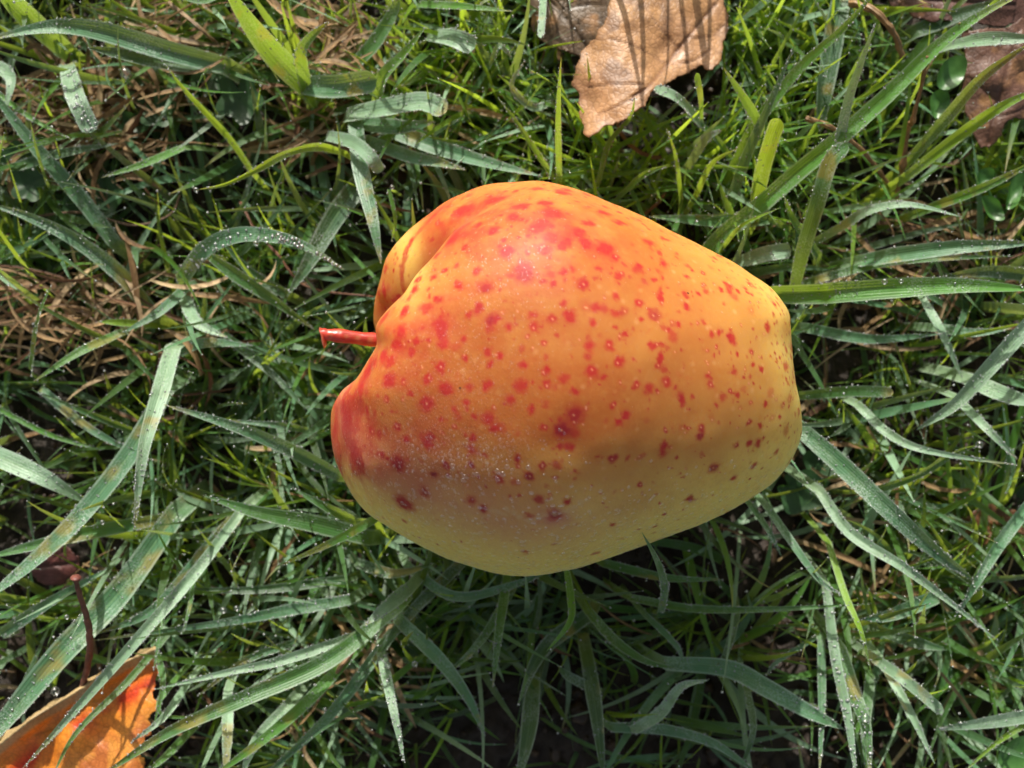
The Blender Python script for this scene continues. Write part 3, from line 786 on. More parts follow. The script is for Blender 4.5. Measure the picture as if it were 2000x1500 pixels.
b([(412,503),(470,543),(540,590),(615,645)], (2.0,1.8,1.2), 30, 'm', 'straight green blade running down towards the apple stem', base=.3)
b([(300,612),(235,535),(150,470),(60,425),(-30,395)], (.6,1.3,1.6), 36, 'b')
b([(225,475),(160,390),(80,300),(20,225),(-30,160)], (.6,1.4,1.8), 34, 'b')
b([(60,725),(70,650),(82,600),(103,553)], (.8,2.2,3.0), 22, 'g', 'small upright blade at the left edge, level with the stem', twist=(30,30))
b([(365,560),(310,610),(240,650)], (.8,1.4,1.6), 22, 'b')
b([(270,632),(190,628)], (.9,1.2,1.3), 17, 'y')
b([(358,575),(385,630),(445,660)], (.6,1.5,1.6), 28, 's')
b([(330,690),(400,670),(495,675)], (.6,1.3,1.5), 26, 'b')
b([(235,650),(150,690),(65,745)], (.6,1.3,1.6), 20, 'g')
b([(130,125),(148,190),(180,258)], (1.0,2.0,1.9), 36, 's', 'glittering silver grey blade lying over dry straw, upper left', wet=1.5, blunt=True)
b([(-20,170),(60,230),(145,275)], (.8,1.4,1.6), 12, 'g')
b([(-30,120),(20,150),(10,220)], (.8,1.4,1.6), 30, 's')
b([(820,8),(900,12),(1000,22)], (1,2.4,3.0), 18, 'g')
b([(840,70),(885,75),(928,92)], (.8,1.8,1.9), 36, 's', blunt=True)
b([(1062,-30),(1060,20),(1056,74)], (1.2,2.4,2.6), 14, 's', blunt=True)
b([(960,120),(975,90),(998,112)], (.8,1.6,1.4), 14, 's')
b([(450,-20),(400,0),(350,-5)], (.8,1.6,1.6), 22, 'm')
b([(20,330),(120,300),(230,280)], (.4,1.0,1.2), 24, 'd')
b([(700,120),(735,80),(770,20),(780,-20)], (.6,1.2,1.8), 40, 'm')
b([(560,575),(500,540),(430,470)], (.3,.6,.9), 24, 'd')
b([(760,370),(772,430),(765,470)], (2.4,2.2,1.5), 9, 'g', tip=None)
# ---- upper right
b([(1330,560),(1400,470),(1480,405),(1560,335),(1640,270),(1740,180),(1830,92),(1915,30),(2030,-30)], (.6,2.6,4.2), 36, 'g', 'long beaded green blade sweeping up to the top right corner', twist=(-10,25), base=.9, taper=4)
b([(1430,330),(1475,245),(1560,135),(1640,62),(1712,-18)], (.8,2.6,4.0), 24, 'g', 'straight bright blade leaving the top edge right of the brown leaf', twist=(10,10), taper=3)
b([(1635,300),(1655,200),(1682,120),(1711,42)], (2.2,3.2,4.0), 24, 's', 'pointed dewy blade standing upright in the upper right', twist=(0,-30))
b([(1552,560),(1568,490),(1600,385),(1622,315),(1655,282)], (1.0,2.6,2.8), 30, 'm', 'bent green blade rising from the upper right side of the apple', base=.7, twist=(0,20), blunt=True)
b([(1487,250),(1455,195),(1413,132)], (1.5,2.4,3.0), 22, 'g', 'pointed green blade leaning left, one arm of the V above the apple')
b([(1472,425),(1488,340),(1508,270),(1522,232)], (1,2.6,3.2), 30, 'y', 'glowing lime coloured blunt blade standing above the apple', blunt=True, twist=(10,30))
b([(1425,400),(1460,300),(1500,210),(1552,88)], (.6,1.8,2.6), 24, 'b')
b([(1522,574),(1600,573),(1640,570),(1760,562),(1880,558),(2030,566)], (1.9,2.9,3.2), 42, 'g', 'broad ribbed blade running straight right from the apple’s end', base=.95, twist=(-35,15), taper=5)
b([(1680,510),(1760,497),(1880,482),(2030,474)], (1,2.2,2.6), 32, 'b', taper=4, label='grey green blade with drops reaching the right edge above the ribbed one')
b([(1600,545),(1720,515),(1830,505),(1980,500)], (.8,1.4,1.8), 20, 'm')
b([(1648,-30),(1630,60),(1610,180),(1600,260)], (.8,1.2,.8), 42, 'd', taper=4)
b([(1770,345),(1880,260),(1950,212),(2030,172)], (1,2.4,3.0), 24, 'y', 'yellow green beaded blade pointing to the right edge, upper right', taper=4)
b([(1780,310),(1850,228),(1920,150),(2015,82)], (.8,2.2,3.2), 24, 'm', 'blade with a rusty brown dead end, upper right', tip=((.36,.15,.05),.35), taper=4)
b([(1640,445),(1700,410),(1780,400),(1880,424)], (1.6,2.9,2.6), 21, 's', 'arched frosty blade bending right, beside the upper right of the apple', twist=(20,20))
b([(1820,405),(1930,362),(2030,310)], (1,2.2,2.6), 22, 'g')
b([(1860,88),(1930,76),(2030,76)], (1.6,2.6,3.0), 28, 's', taper=5, label='pale silvery blade crossing the dark leaf at the top right edge')
b([(1500,425),(1400,432),(1265,422)], (.8,1.0,1.0), 34, 'm')
b([(1790,60),(1870,30),(1990,-10)], (.5,.9,1.2), 34, 'd')
b([(1092,345),(1090,270),(1091,190),(1096,112)], (1.2,3.2,4.6), 15, 'g', 'slender upright blade just above the top of the apple')
b([(1080,345),(1050,300),(1010,240),(972,190)], (1.,2.2,2.8), 13, 'g')
b([(1075,200),(1040,210),(1000,170),(1025,118)], (1,1.8,2.4), 16, 's')
b([(1372,245),(1325,193),(1278,172)], (1.4,2.6,2.6), 22, 's', 'stubby frosted blade below the brown leaf', blunt=True)
b([(1370,238),(1368,190),(1360,143)], (1.4,2.6,3.0), 14, 'g', blunt=True)
b([(1350,315),(1380,270),(1410,255)], (1,1.8,2.0), 20, 's')
b([(1440,330),(1390,260),(1330,220)], (.6,1.4,1.6), 14, 'g')
b([(1170,350),(1190,280),(1230,230),(1240,190)], (1,2.0,2.8), 12, 'g')
b([(1225,370),(1260,340),(1310,320)], (1,1.8,2.2), 14, 'g')
b([(1330,390),(1320,310),(1302,250)], (1,2.2,3.0), 12, 'y')
b([(1360,380),(1390,320),(1440,290)], (1,2,2.6), 14, 'y')
b([(1410,485),(1450,440),(1525,405)], (1,2.2,2.6), 10, 'y')
b([(1450,510),(1500,495),(1545,488)], (.8,1.3,1.3), 30, 's', blunt=True)
b([(1600,500),(1550,430),(1530,380)], (.8,1.6,2.0), 18, 'g')
b([(2030,610),(1975,670),(1930,720),(1865,790),(1790,840)], (2.6,2.4,1.6), 32, 's', 'wide dewy blade entering from the right edge and slanting down left', base=.95, taper=4, twist=(10,-20))
b([(1575,640),(1700,662),(1840,652)], (.8,1.3,1.6), 24, 'b')
b([(1572,772),(1660,764),(1745,766)], (1.0,1.6,1.8), 22, 'm', 'short green blade sticking out right of the apple’s flat end', blunt=True)
b([(1800,580),(1840,650),(1880,740)], (.8,1.4,1.2), 22, 's')
b([(1890,740),(1960,770),(2030,790)], (1,2.0,2.4), 34, 's', taper=4)
b([(1830,640),(1900,650),(1980,640)], (.6,1.1,1.2), 22, 'b')
b([(2030,540),(1930,530),(1820,545)], (.6,1.2,1.4), 30, 'd')
# ---- lower right
b([(1560,835),(1640,905),(1740,1000),(1830,1080),(1905,1135)], (1.2,2.4,1.8), 38, 'b', 'broad grey green blade slanting down right from the apple’s lower right', taper=3.5)
b([(1602,960),(1660,1040),(1760,1105),(1850,1172),(1948,1250)], (1.6,2.8,2.2), 24, 's', 'thin beaded blade slanting down to the lower right', twist=(-20,20))
b([(1618,1060),(1650,1160),(1682,1235),(1702,1315)], (1.2,2.6,2.4), 15, 'y', 'thin lime green blade catching the sun, lower right')
b([(1675,790),(1740,850),(1820,882),(1985,908)], (1.0,2.4,2.4), 20, 's', 'slim frosty blade curving right, right of the apple')
b([(1865,775),(1930,840),(1987,898)], (1.4,2.4,2.4), 20, 's')
b([(1700,960),(1790,930),(1865,885),(1915,868)], (1,1.8,2.4), 18, 'm', 'toothed green blade ending in a hanging drop, right side', wob=.3)
b([(1235,1168),(1350,1188),(1500,1190),(1695,1180)], (.8,1.8,2.0), 18, 'm', 'level blade stretching right in the apple’s shadow')
b([(1290,1195),(1297,1150),(1285,1100),(1254,1040)], (1.4,4.4,5.8), 20, 'b', 'small dark blade tip leaning over the apple’s lower edge')
b([(1105,1105),(1114,1165),(1112,1215),(1067,1273)], (2.3,3.0,3.6), 24, 'g', 'twisted blade hanging below the apple with a sunlit tip', twist=(60,10))
b([(1150,1195),(1200,1250),(1260,1290),(1322,1306)], (1,1.8,2.0), 22, 'm', 'curved teal green blade in the apple’s shadow')
b([(1300,1295),(1420,1305),(1500,1345),(1580,1390),(1650,1425)], (.8,1.8,1.8), 38, 'b', 'broad blade leaving the apple’s shadow, half of it sunlit', taper=4)
b([(1238,1425),(1290,1392),(1330,1342),(1384,1328)], (1,2.2,2.2), 26, 's', 'curved downy blade near the bottom, shaded by the apple', twist=(10,30))
b([(1180,1100),(1300,1128),(1412,1132)], (1,1.4,1.6), 20, 'm')
b([(1495,985),(1540,1050),(1600,1132),(1644,1162)], (1,2.2,2.2), 18, 'b')
b([(1465,985),(1500,1035),(1527,1088)], (1,1.8,1.8), 13, 'b')
b([(1612,1140),(1630,1280),(1655,1400),(1672,1520)], (1.2,2.2,2.6), 24, 's', 'tall wet blade in the sparkling bundle, leftmost of it', wet=1.2, taper=4)
b([(1640,1265),(1665,1350),(1690,1420),(1700,1520)], (1.4,2.2,2.6), 34, 'm', 'wide pale blade in the sparkling bundle at the lower right', wet=1.2, taper=3)
b([(1604,1250),(1605,1380),(1600,1520)], (.8,1.6,2.2), 18, 'b', wet=1)
b([(1700,1280),(1770,1330),(1842,1392)], (1.2,2.2,2.0), 22, 's', blunt=True)
b([(1722,1290),(1780,1395),(1826,1492)], (1,2,2.2), 19, 's')
b([(2030,1395),(1920,1412),(1825,1425)], (1,1.8,1.9), 30, 's', 'banded pale blade entering from the right edge near the bottom')
b([(2010,1410),(1940,1455),(1870,1520)], (1,2.0,2.4), 15, 'y')
b([(2030,960),(1960,1050),(1905,1140),(1862,1210)], (.8,1.6,1.4), 30, 'b')
b([(1830,1165),(1740,1200),(1680,1210)], (.8,1.5,1.5), 34, 'b')
b([(1740,1240),(1850,1270)], (.8,1.2,1.2), 26, 'd')
b([(1700,1320),(1690,1420),(1695,1520)], (.6,1.2,1.6), 24, 'm')
b([(1600,1240),(1520,1290),(1495,1320)], (.6,1.2,1.2), 14, 'b')
b([(990,1130),(975,1230),(962,1345)], (1,2.0,2.2), 22, 'm', 'narrow leaf-green blade pointing straight down below the apple')
b([(1000,1150),(940,1250),(870,1320)], (.6,1.2,1.4), 20, 'm')
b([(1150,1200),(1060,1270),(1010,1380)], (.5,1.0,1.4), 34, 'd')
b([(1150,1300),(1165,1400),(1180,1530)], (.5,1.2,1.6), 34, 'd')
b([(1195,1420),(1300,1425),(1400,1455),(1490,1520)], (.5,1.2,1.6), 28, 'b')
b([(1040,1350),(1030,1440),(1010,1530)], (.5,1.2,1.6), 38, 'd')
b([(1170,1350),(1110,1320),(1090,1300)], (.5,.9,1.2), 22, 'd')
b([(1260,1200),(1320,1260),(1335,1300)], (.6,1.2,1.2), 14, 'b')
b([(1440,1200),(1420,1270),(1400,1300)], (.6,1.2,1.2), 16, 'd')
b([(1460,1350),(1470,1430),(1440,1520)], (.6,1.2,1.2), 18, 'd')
b([(800,1110),(890,1165),(1010,1140),(1080,1110)], (.6,1.3,1.3), 22, 'b')
# ---- lower left
b([(470,1000),(380,1120),(280,1235),(160,1372),(45,1500)], (1,2.6,3.0), 24, 's', 'slim dewy blade lying across the orange leaf', twist=(0,20), taper=4)
b([(330,1235),(250,1330),(150,1430),(100,1520)], (.8,2.4,2.8), 16, 'm')
b([(338,680),(312,770),(280,880),(262,1034)], (1.4,3.0,3.2), 38, 's', 'upright silvery blade hanging down left of the apple', twist=(10,30), base=.8)
b([(325,760),(250,890),(150,1015),(60,1100),(-40,1180)], (.8,1.8,2.4), 40, 'b', 'long blade sweeping from the left middle down to the left edge', taper=4, twist=(10,-20))
b([(345,1000),(230,1160),(120,1275),(20,1395),(-40,1470)], (.8,2.4,2.6), 52, 'b', 'widest grey green blade in the lower left, behind the leaf stalk', taper=4)
b([(330,1010),(200,1035),(90,1060),(-30,1090)], (.8,1.4,1.6), 28, 'm', taper=4)
b([(-30,880),(80,930),(175,985)], (1.4,1.6,1.0), 42, 's')
b([(665,930),(560,875),(450,830),(320,790)], (1.2,2.4,2.6), 32, 'b', 'broad tapering blade pointing left from the apple’s lower left side')
b([(720,1050),(610,1022),(500,1000),(400,968)], (.8,2.2,2.4), 40, 'm', 'dewy dark green blade with its tip to the left, below the apple')
b([(728,1016),(650,1058),(552,1103)], (2.0,2.6,2.8), 22, 'g', 'smooth light green pointed blade touching the apple’s lower left')
b([(695,1018),(640,992),(570,953)], (1.6,2.4,2.6), 22, 'm', 'small smooth green blade beside the apple, pointing up left')
b([(470,1000),(400,1080),(300,1190),(185,1240)], (.6,1.5,1.6), 32, 'b')
b([(680,1172),(560,1192),(440,1215),(175,1252)], (1,1.8,1.8), 26, 'b', 'long pale blade lying nearly level in the lower left')
b([(715,1235),(560,1287),(450,1312),(304,1346)], (1.4,2.4,2.4), 22, 's', 'thin beaded pale blade just above the broad slanting one')
b([(775,1185),(640,1290),(480,1362),(330,1430),(190,1520)], (1.2,2.6,3.0), 36, 'm', 'long blade slanting to the bottom edge with beaded rims', taper=3)
b([(700,1262),(600,1370),(500,1455),(410,1520)], (1,2.2,2.4), 26, 'g', 'smooth mid green blade below it reaching the bottom edge', taper=3)
b([(755,1250),(640,1400),(500,1530)], (.6,1.4,1.6), 28, 'b')
b([(680,1130),(500,1152),(330,1150)], (.5,1.0,1.0), 20, 'd')
b([(800,1148),(755,1185),(712,1222)], (1.8,2.6,2.8), 32, 's', 'short broad sunlit blade below the apple’s lower left', blunt=False)
b([(780,1212),(860,1290),(915,1365),(947,1437)], (1,1.6,1.6), 30, 'b', 'blade pointing down right at the edge of the apple’s shadow')
b([(745,1275),(765,1370),(790,1490)], (1,2.4,2.8), 23, 's', 'drop-covered blade pointing down near the bottom centre', wet=1.6)
b([(445,1350),(444,1430),(440,1520)], (1,1.8,2.0), 22, 's', taper=4)
b([(385,1090),(372,1180),(356,1240)], (1,2.0,2.2), 12, 'm')
b([(325,1160),(312,1240),(300,1310)], (1,1.8,2.0), 11, 'm')
b([(590,1250),(480,1290),(385,1360)], (.5,1.3,1.3), 18, 'b')
b([(340,1330),(312,1370),(325,1398),(405,1400)], (1,1.8,1.6), 14, 'g')
b([(560,1380),(500,1450),(470,1520)], (.8,1.8,2.0), 28, 's')
b([(0,1240),(90,1180),(210,1110)], (.6,1.2,1.4), 26, 'b')
b([(900,1100),(800,1200),(700,1330)], (.4,.9,1.0), 26, 'd')
b([(700,1100),(770,1120),(850,1100)], (.5,1.0,1.2), 24, 'd')
b([(420,640),(520,720),(600,800)], (.4,.9,1.1), 20, 'd')
b([(600,840),(540,830),(430,820)], (.6,1.3,1.5), 16, 'b')
b([(80,760),(180,840),(300,900)], (.5,1.2,1.2), 20, 'b')
b([(280,850),(180,810),(60,760)], (.4,1.1,1.2), 16, 'm')
b([(0,800),(100,850),(200,880)], (.4,1.0,1.0), 12, 'g')

for x_, y_, x2, y2, w_ in ((1160,-120,1235,-205,16),(1240,-95,1222,-190,24),(1300,-160,1262,-225,12),(1330,-110,1372,-215,20),(1380,-170,1350,-250,14),(1420,-90,1378,-180,22),(1290,-200,1330,-260,14)):  # unseen blades past the top edge, added to cast shadows on the tan leaf
    b([(x_, y_), ((x_ + x2) / 2 + 10, (y_ + y2) / 2), (x2, y2)], (.6, 2.6, 4.3), w_, 'g')
b([(300,1255),(318,1330),(300,1420)], (.8,1.9,2.2), 15, 'm')
b([(370,1330),(320,1400),(255,1450)], (.8,2.0,2.2), 18, 's')
b([(360,1440),(320,1480),(270,1520)], (.8,1.8,2.2), 18, 'g')
rest = Batch()
def smooth_path(pts, z, n):
    m = len(pts)
    zt = np.interp(np.linspace(0, 1, m), [0, .55, 1], z)
    P = np.array([at(p[0], p[1], zz) for p, zz in zip(pts, zt)])
    if m == 2: P = np.vstack([P[0], P.mean(0) + [0, 0, .1], P[1]])
    return catmull(P, n)

for pts, z, w, tint, label, kw in B:
    P = smooth_path(pts, z, 46)
    L_ = np.linalg.norm(np.diff(P, axis=0), axis=1).sum()
    # root: run the base down into the soil with a short steep foot
    d0 = P[0] - P[3]; d0[2] = 0; d0 /= np.linalg.norm(d0) + 1e-9
    base = P[0] + d0 * 0.5; base[2] = -1.1
    inside = pts[0][0] < -5 or pts[0][0] > 2005 or pts[0][1] < -5 or pts[0][1] > 1505
    foot = catmull([base, P[0] * .5 + base * .5 + np.array([0, 0, .15]), P[0]], 6)[:-1]
    P = np.vstack([foot, P])
    W = w / 100 * (H - np.mean(z)) / D
    wet = kw.get('wet', 0)
    tc_ = np.array(TINTS[tint]) * rng.uniform(.88, 1.12)
    kw = dict(kw); kw.pop('wet', None)
    label = kw.pop('label', label)
    if 'patches' not in kw and rng.random() < .35: kw['patches'] = .55
    if 'tip' not in kw and rng.random() < .35: kw['tip'] = ((.36, .27, .10), .86)
    V, F, col, U, ed = ribbon(P, W, tc_, across=9, twist=kw.pop('twist', (rng.uniform(-25, 25), rng.uniform(-25, 25))), fold=kw.pop('fold', rng.uniform(.15, .45)), **kw)
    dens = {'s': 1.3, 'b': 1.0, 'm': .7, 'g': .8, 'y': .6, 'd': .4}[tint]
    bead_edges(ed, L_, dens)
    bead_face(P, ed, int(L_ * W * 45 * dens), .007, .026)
    if wet: bead_face(P, ed, int(L_ * W * 60 * wet), .012, .05)
    if label:
        bt = Batch(); bt.add(V, F, col, U)
        o = bt.build('grass_blade', M_GRASS, origin=tuple(base))
        tag(o, label, 'grass blade', 'broad grass blades around the apple')
    else:
        rest.add(V, F, col, U)
# extra glitter on the arching wet blade and the sparkling bundle
o_rest = rest.build('grass', M_GRASS)
tag(o_rest, 'looser grey green blades lying among the named ones', 'grass', None, 'stuff')

# ------------------------------------------------------------------ fine turf
def inside_apple(P, pad=1.0):
    q = (P - np.array([1.15, .15, ZA])) / (np.array([4.55, 3.85, 3.8]) * pad)
    return (q ** 2).sum(-1) < 1

def clump_field(x, y):
    p = np.array([[x, y, 0.0]])
    return float(fbm(p, .28, 5, 3)[0]), float(fbm(p, .35, 55, 2)[0])

BARE = [(480, 400, 75, 55), (520, 1110, 60, 50), (1330, 1370, 70, 40), (1480, 1420, 60, 40), (690, 1430, 60, 50), (1100, 60, 60, 50),
        (160, 1410, 120, 60), (1940, 170, 50, 60), (1650, 900, 50, 40), (760, 320, 60, 30), (880, 180, 60, 40), (1830, 960, 60, 60), (640, 690, 50, 40), (90, 1110, 60, 40)]
def bare(x, y):
    px, py = 1000 + x * 100 * D / H, 750 - y * 100 * D / H
    return max(math.exp(-((px - a) / c) ** 2 - ((py - b_) / d) ** 2) for a, b_, c, d in BARE)

ZONES = [(1275, 55, 140, 140), (150, 1440, 160, 95)]
def leaf_zone(x, y):
    px, py = 1000 + x * 100 * D / (H - 1), 750 - y * 100 * D / (H - 1)
    return np.any([((px - a) / c) ** 2 + ((py - b_) / d) ** 2 < 1 for a, b_, c, d in ZONES])

def turf(count, xr, yr, lmin, lmax, wmin, wmax, seg, name, label, tints, zcap=None, dew=0, inner=None, tuft=0):
    bt = Batch()
    X = rng.uniform(*xr, count); Y = rng.uniform(*yr, count)
    if tuft:
        k = count // tuft
        cx, cy = rng.uniform(*xr, k), rng.uniform(*yr, k); ti = rng.integers(0, k, count)
        X = cx[ti] + rng.normal(0, .16, count); Y = cy[ti] + rng.normal(0, .16, count)
        ta = rng.uniform(0, 2 * np.pi, k); tsp = rng.uniform(.5, 1.6, k); tt = rng.integers(0, len(tints), k)
    P0 = np.stack([X, Y, np.zeros(count)], 1)
    dens = fbm(P0, .45, 5, 3); az = fbm(P0, .30, 55, 2) * 4 * np.pi
    for i in range(count):
        if inner and abs(X[i]) < inner[0] and abs(Y[i]) < inner[1]: continue
        bb = bare(X[i], Y[i])
        if rng.random() < bb * .95 or dens[i] < rng.uniform(.38, .56): continue
        a = ta[ti[i]] + rng.normal(0, tsp[ti[i]]) if tuft else az[i] + rng.normal(0, .9)
        L = rng.uniform(lmin, lmax) * (1 - .3 * bb)
        el = math.radians(rng.uniform(18, 82))
        droop = rng.uniform(.1, 1.2)
        t = np.linspace(0, 1, seg)
        ang = el - droop * t
        dl = L / (seg - 1)
        h = np.concatenate([[0], np.cumsum(np.cos(ang[:-1]) * dl)])
        z = np.concatenate([[0], np.cumsum(np.sin(ang[:-1]) * dl)]) - 1.1
        z = np.maximum(z, -1.0 + .4 * t)
        a2 = a + rng.normal(0, .35) * t
        P = np.stack([X[i] + h * np.cos(a2), Y[i] + h * np.sin(a2), z], 1)
        if inside_apple(P, 1.0).any():
            if z.max() > 1.0: continue
        if z.max() > .6 and any(leaf_zone(*P[q, :2]) for q in (0, seg // 2, -1)): continue
        W = rng.uniform(wmin, wmax)
        k = rng.choice(len(tints), p=[x[1] for x in tints])
        if tuft and rng.random() < .6: k = tt[ti[i]]
        c = np.array(TINTS[tints[k][0]]) * rng.uniform(.22, 1.3)
        tip = ((.40, .30, .10), .8) if rng.random() < .15 else None
        V, F, col, U, ed = ribbon(P, W, c, tip=tip, twist=(rng.uniform(-50, 50), rng.uniform(-50, 50)), fold=.3, across=3, taper=rng.uniform(1.5, 3))
        bt.add(V, F, col, U)
        if dew and z.max() > .3 and abs(P[-1, 0]) < 12.5 and abs(P[-1, 1]) < 9.5:
            if rng.random() < dew:
                DROPS.append(np.array([[*P[-1], rng.uniform(.012, .035)]]))
            m = int(L * 4 * dew)
            j = rng.integers(seg // 3, seg, m)
            sd = rng.choice([0, 1], m)
            cc = np.where(sd[:, None] == 0, ed[0][j], ed[1][j])
            DROPS.append(np.column_stack([cc, rng.uniform(.008, .02, m)]))
    o = bt.build(name, M_FINE)
    tag(o, label, 'grass', None, 'stuff')
FT = [('g', .42), ('y', .30), ('m', .18), ('b', .10)]
turf(5200, (-14, 14), (-11, 13), 1.2, 3.4, .055, .12, 10, 'fine_grass', 'thin bright green lawn grass filling the gaps', FT, dew=.5, tuft=14)
def sprigs():
    """thin upright blades crowding the strip above the apple"""
    bt = Batch()
    for (cx, cy, sx, sy, n) in ((1200,350,70,35,50),(1320,340,90,60,110),(1430,230,90,90,130),(1500,60,90,60,90),(1240,290,90,40,60),(1020,300,60,60,40),(940,110,90,70,90),(1000,200,70,60,50),(1560,330,80,80,60)):
        for _ in range(n):
            px, py = rng.normal(cx, sx), rng.normal(cy, sy)
            if ((px - 1250) / 150) ** 2 + ((py - 90) / 200) ** 2 < 1: continue
            if leaf_zone(*at(px, py, .3)[:2]): continue
            p = at(px, py, -1.0)
            L = rng.uniform(1.8, 3.8)
            a = rng.uniform(0, 6.28); el = math.radians(rng.uniform(45, 85)); dr = rng.uniform(.1, 1.1)
            t = np.linspace(0, 1, 11); an = el - dr * t
            h = np.concatenate([[0], np.cumsum(np.cos(an[:-1]))]) * L / 10; z = np.concatenate([[0], np.cumsum(np.sin(an[:-1]))]) * L / 10
            P = p + np.stack([h * math.cos(a), h * math.sin(a), z], 1)
            if inside_apple(P, 1.0).any() or any(leaf_zone(*P[q, :2]) for q in (5, -1)): continue
            c = np.array(TINTS[('g', 'y', 's', 'm')[rng.choice(4, p=[.42, .3, .13, .15])]]) * rng.uniform(.85, 1.3)
            V, F, col, U, ed = ribbon(P, rng.uniform(.06, .15), c, twist=(rng.uniform(-60, 60), rng.uniform(-60, 60)), fold=.3, across=3, taper=rng.uniform(2, 5))
            bt.add(V, F, col, U)
            j = rng.integers(3, 11, 8)
            DROPS.append(np.column_stack([ed[0][j], rng.uniform(.008, .022, 8)]))
    tag(bt.build('upright_grass', M_FINE), 'bright upright sprigs of thin grass above the apple', 'grass', None, 'stuff')
sprigs()
turf(4000, (-14, 14), (-11, 13), 1.8, 4.6, .10, .25, 14, 'coarse_grass', 'mid height grey green blades under the longer ones', [('b', .36), ('m', .26), ('s', .2), ('g', .18)], dew=.7, tuft=8)
turf(2200, (-14, 14), (-11, 12.5), .5, 1.4, .06, .13, 7, 'grass_undergrowth', 'shortest grass sprouts close to the soil', [('m', .4), ('d', .5), ('g', .1)], dew=.1)
turf(5200, (-60, 60), (-60, 60), 3.0, 6.5, .2, .5, 8, 'outer_lawn', 'lawn beyond the patch around the apple', [('b', .3), ('m', .35), ('d', .15), ('g', .2)], inner=(13.5, 11))

# ------------------------------------------------------------------ straw and thatch
def straw():
    bt = Batch()
    spots = [(170,215,85,60,230),(150,600,170,50,120),(330,60,80,60,50),(640,70,50,60,40),(1900,450,90,60,40),(1750,560,120,60,40),(1800,1240,120,90,50),
             (680,1330,60,80,40),(520,1000,300,250,60),(1000,600,900,700,110),(1650,1000,200,150,40),(870,200,120,80,35),(600,240,60,50,40)]
    for (cx, cy, sx, sy, n) in spots:
        for _ in range(n):
            px, py = rng.normal(cx, sx), rng.normal(cy, sy)
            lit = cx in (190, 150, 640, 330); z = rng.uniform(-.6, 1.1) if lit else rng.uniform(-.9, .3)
            c = at(px, py, z)
            if inside_apple(c[None], 1.0)[0]: continue
            L = rng.uniform(.6, 2.8); a = rng.normal(.1, .7) if sx > sy else rng.uniform(0, 6.28)
            t = np.linspace(-.5, .5, 9)
            bend = rng.normal(0, .5)
            aa = a + bend * t
            P = c + np.stack([np.cos(aa) * t * L, np.sin(aa) * t * L, rng.normal(0, .12) * t * L + .25 * (1 - 4 * t ** 2) * rng.random() * .6], 1)
            if inside_apple(P).any() and P[:, 2].max() > 1: continue
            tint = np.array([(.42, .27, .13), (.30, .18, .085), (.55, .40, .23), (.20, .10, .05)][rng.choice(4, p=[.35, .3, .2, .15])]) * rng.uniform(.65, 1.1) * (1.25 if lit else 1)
            W = rng.uniform(.04, .15)
            V, F, col, U, ed = ribbon(P, W, tint, twist=(rng.uniform(-60, 60), rng.uniform(-60, 60)), fold=.5, across=4, taper=6, base=.6)
            bt.add(V, F, col, U)
            if rng.random() < .3: DROPS.append(np.array([[*P[rng.integers(0, 9)], rng.uniform(.01, .03)]]))
    o = bt.build('straw', M_STRAW)
    tag(o, 'dead tan straw and old stalks matted on the soil', 'straw', None, 'stuff')
straw()

def stalk(name, pts, z, w, col, label, cat, group=None, nodes=(), mat=None, col2=None):
    zt = np.interp(np.linspace(0, 1, len(pts)), np.linspace(0, 1, len(z)), z)
    P = catmull([at(p[0], p[1], q) for p, q in zip(pts, zt)], 50)
    t = np.linspace(0, 1, 50)
    R = w / 200 * (1.15 - .35 * t) * (1 + .10 * np.sin(t * 31))
    for nd in nodes: R = R * (1 + .8 * np.exp(-((t - nd) / .022) ** 2))
    V, F, F3 = tube(P, R, 10)
    V += (np.stack([noise(V, 6, s) for s in (1, 2, 3)], 1) - .5) * w / 100 * .35
    org = P[0]
    c = np.tile(np.array(col), (len(V), 1)) * (.7 + .6 * noise(V, 5, 2))[:, None]
    U = np.zeros((len(V), 2)); U[:, 0] = np.tile(np.linspace(0, 1, 10), 51)[:len(V)] if len(V) <= 510 else 0
    o = make_mesh(name, V, F4=F, F3=F3, mat=mat or M_STRAW, colors=c, uv=U, origin=tuple(org))
    if label: tag(o, label, cat, group)
    return o, P
stalk('dry_stalk', [(1750,392),(1762,330),(1775,250),(1783,235),(1800,165),(1812,110)], (.3,3.2), 9, (.42,.24,.10), 'thin tan seed stalk with swollen joints standing in the upper right', 'stalk', nodes=(.22,.52,.6))
stalk('dry_stalk', [(1800,170),(1815,130),(1860,60),(1875,45)], (2.6,3.6), 4, (.5,.36,.18), 'hair-thin bent straw crossing the long green blade at the upper right', 'stalk')
stalk('dry_stalk', [(1574,230),(1630,252),(1690,300),(1745,372)], (1.5,1.4,.2), 10, (.42,.25,.12), 'tan dead stem slanting down right towards the seed stalk', 'stalk')
stalk('dry_stalk', [(1660,5),(1705,20),(1740,55),(1763,110)], (1.2,1.8,1.2), 16, (.36,.22,.10), 'curled papery brown stem at the top right', 'stalk')
stalk('dry_stalk', [(60,425),(160,415),(260,440),(330,420),(352,380)], (.1,.3,.1), 6, (.20,.12,.07), 'wavy thin brown runner left of centre', 'stalk')
stalk('dry_stalk', [(470,395),(500,450),(545,500),(600,560),(730,580)], (.0,.4,.6), 6, (.24,.10,.05), 'rusty brown runner leading to the apple’s left side', 'stalk')
stalk('dry_stalk', [(330,5),(390,55),(425,85)], (.5,.9,.5), 8, (.40,.27,.15), 'short tan stem among straw near the top left', 'stalk')
stalk('dry_stalk', [(700,1260),(660,1310),(620,1370)], (.9,1.3,.8), 10, (.40,.24,.13), 'short pale brown stem between the slanting blades, lower left', 'stalk')

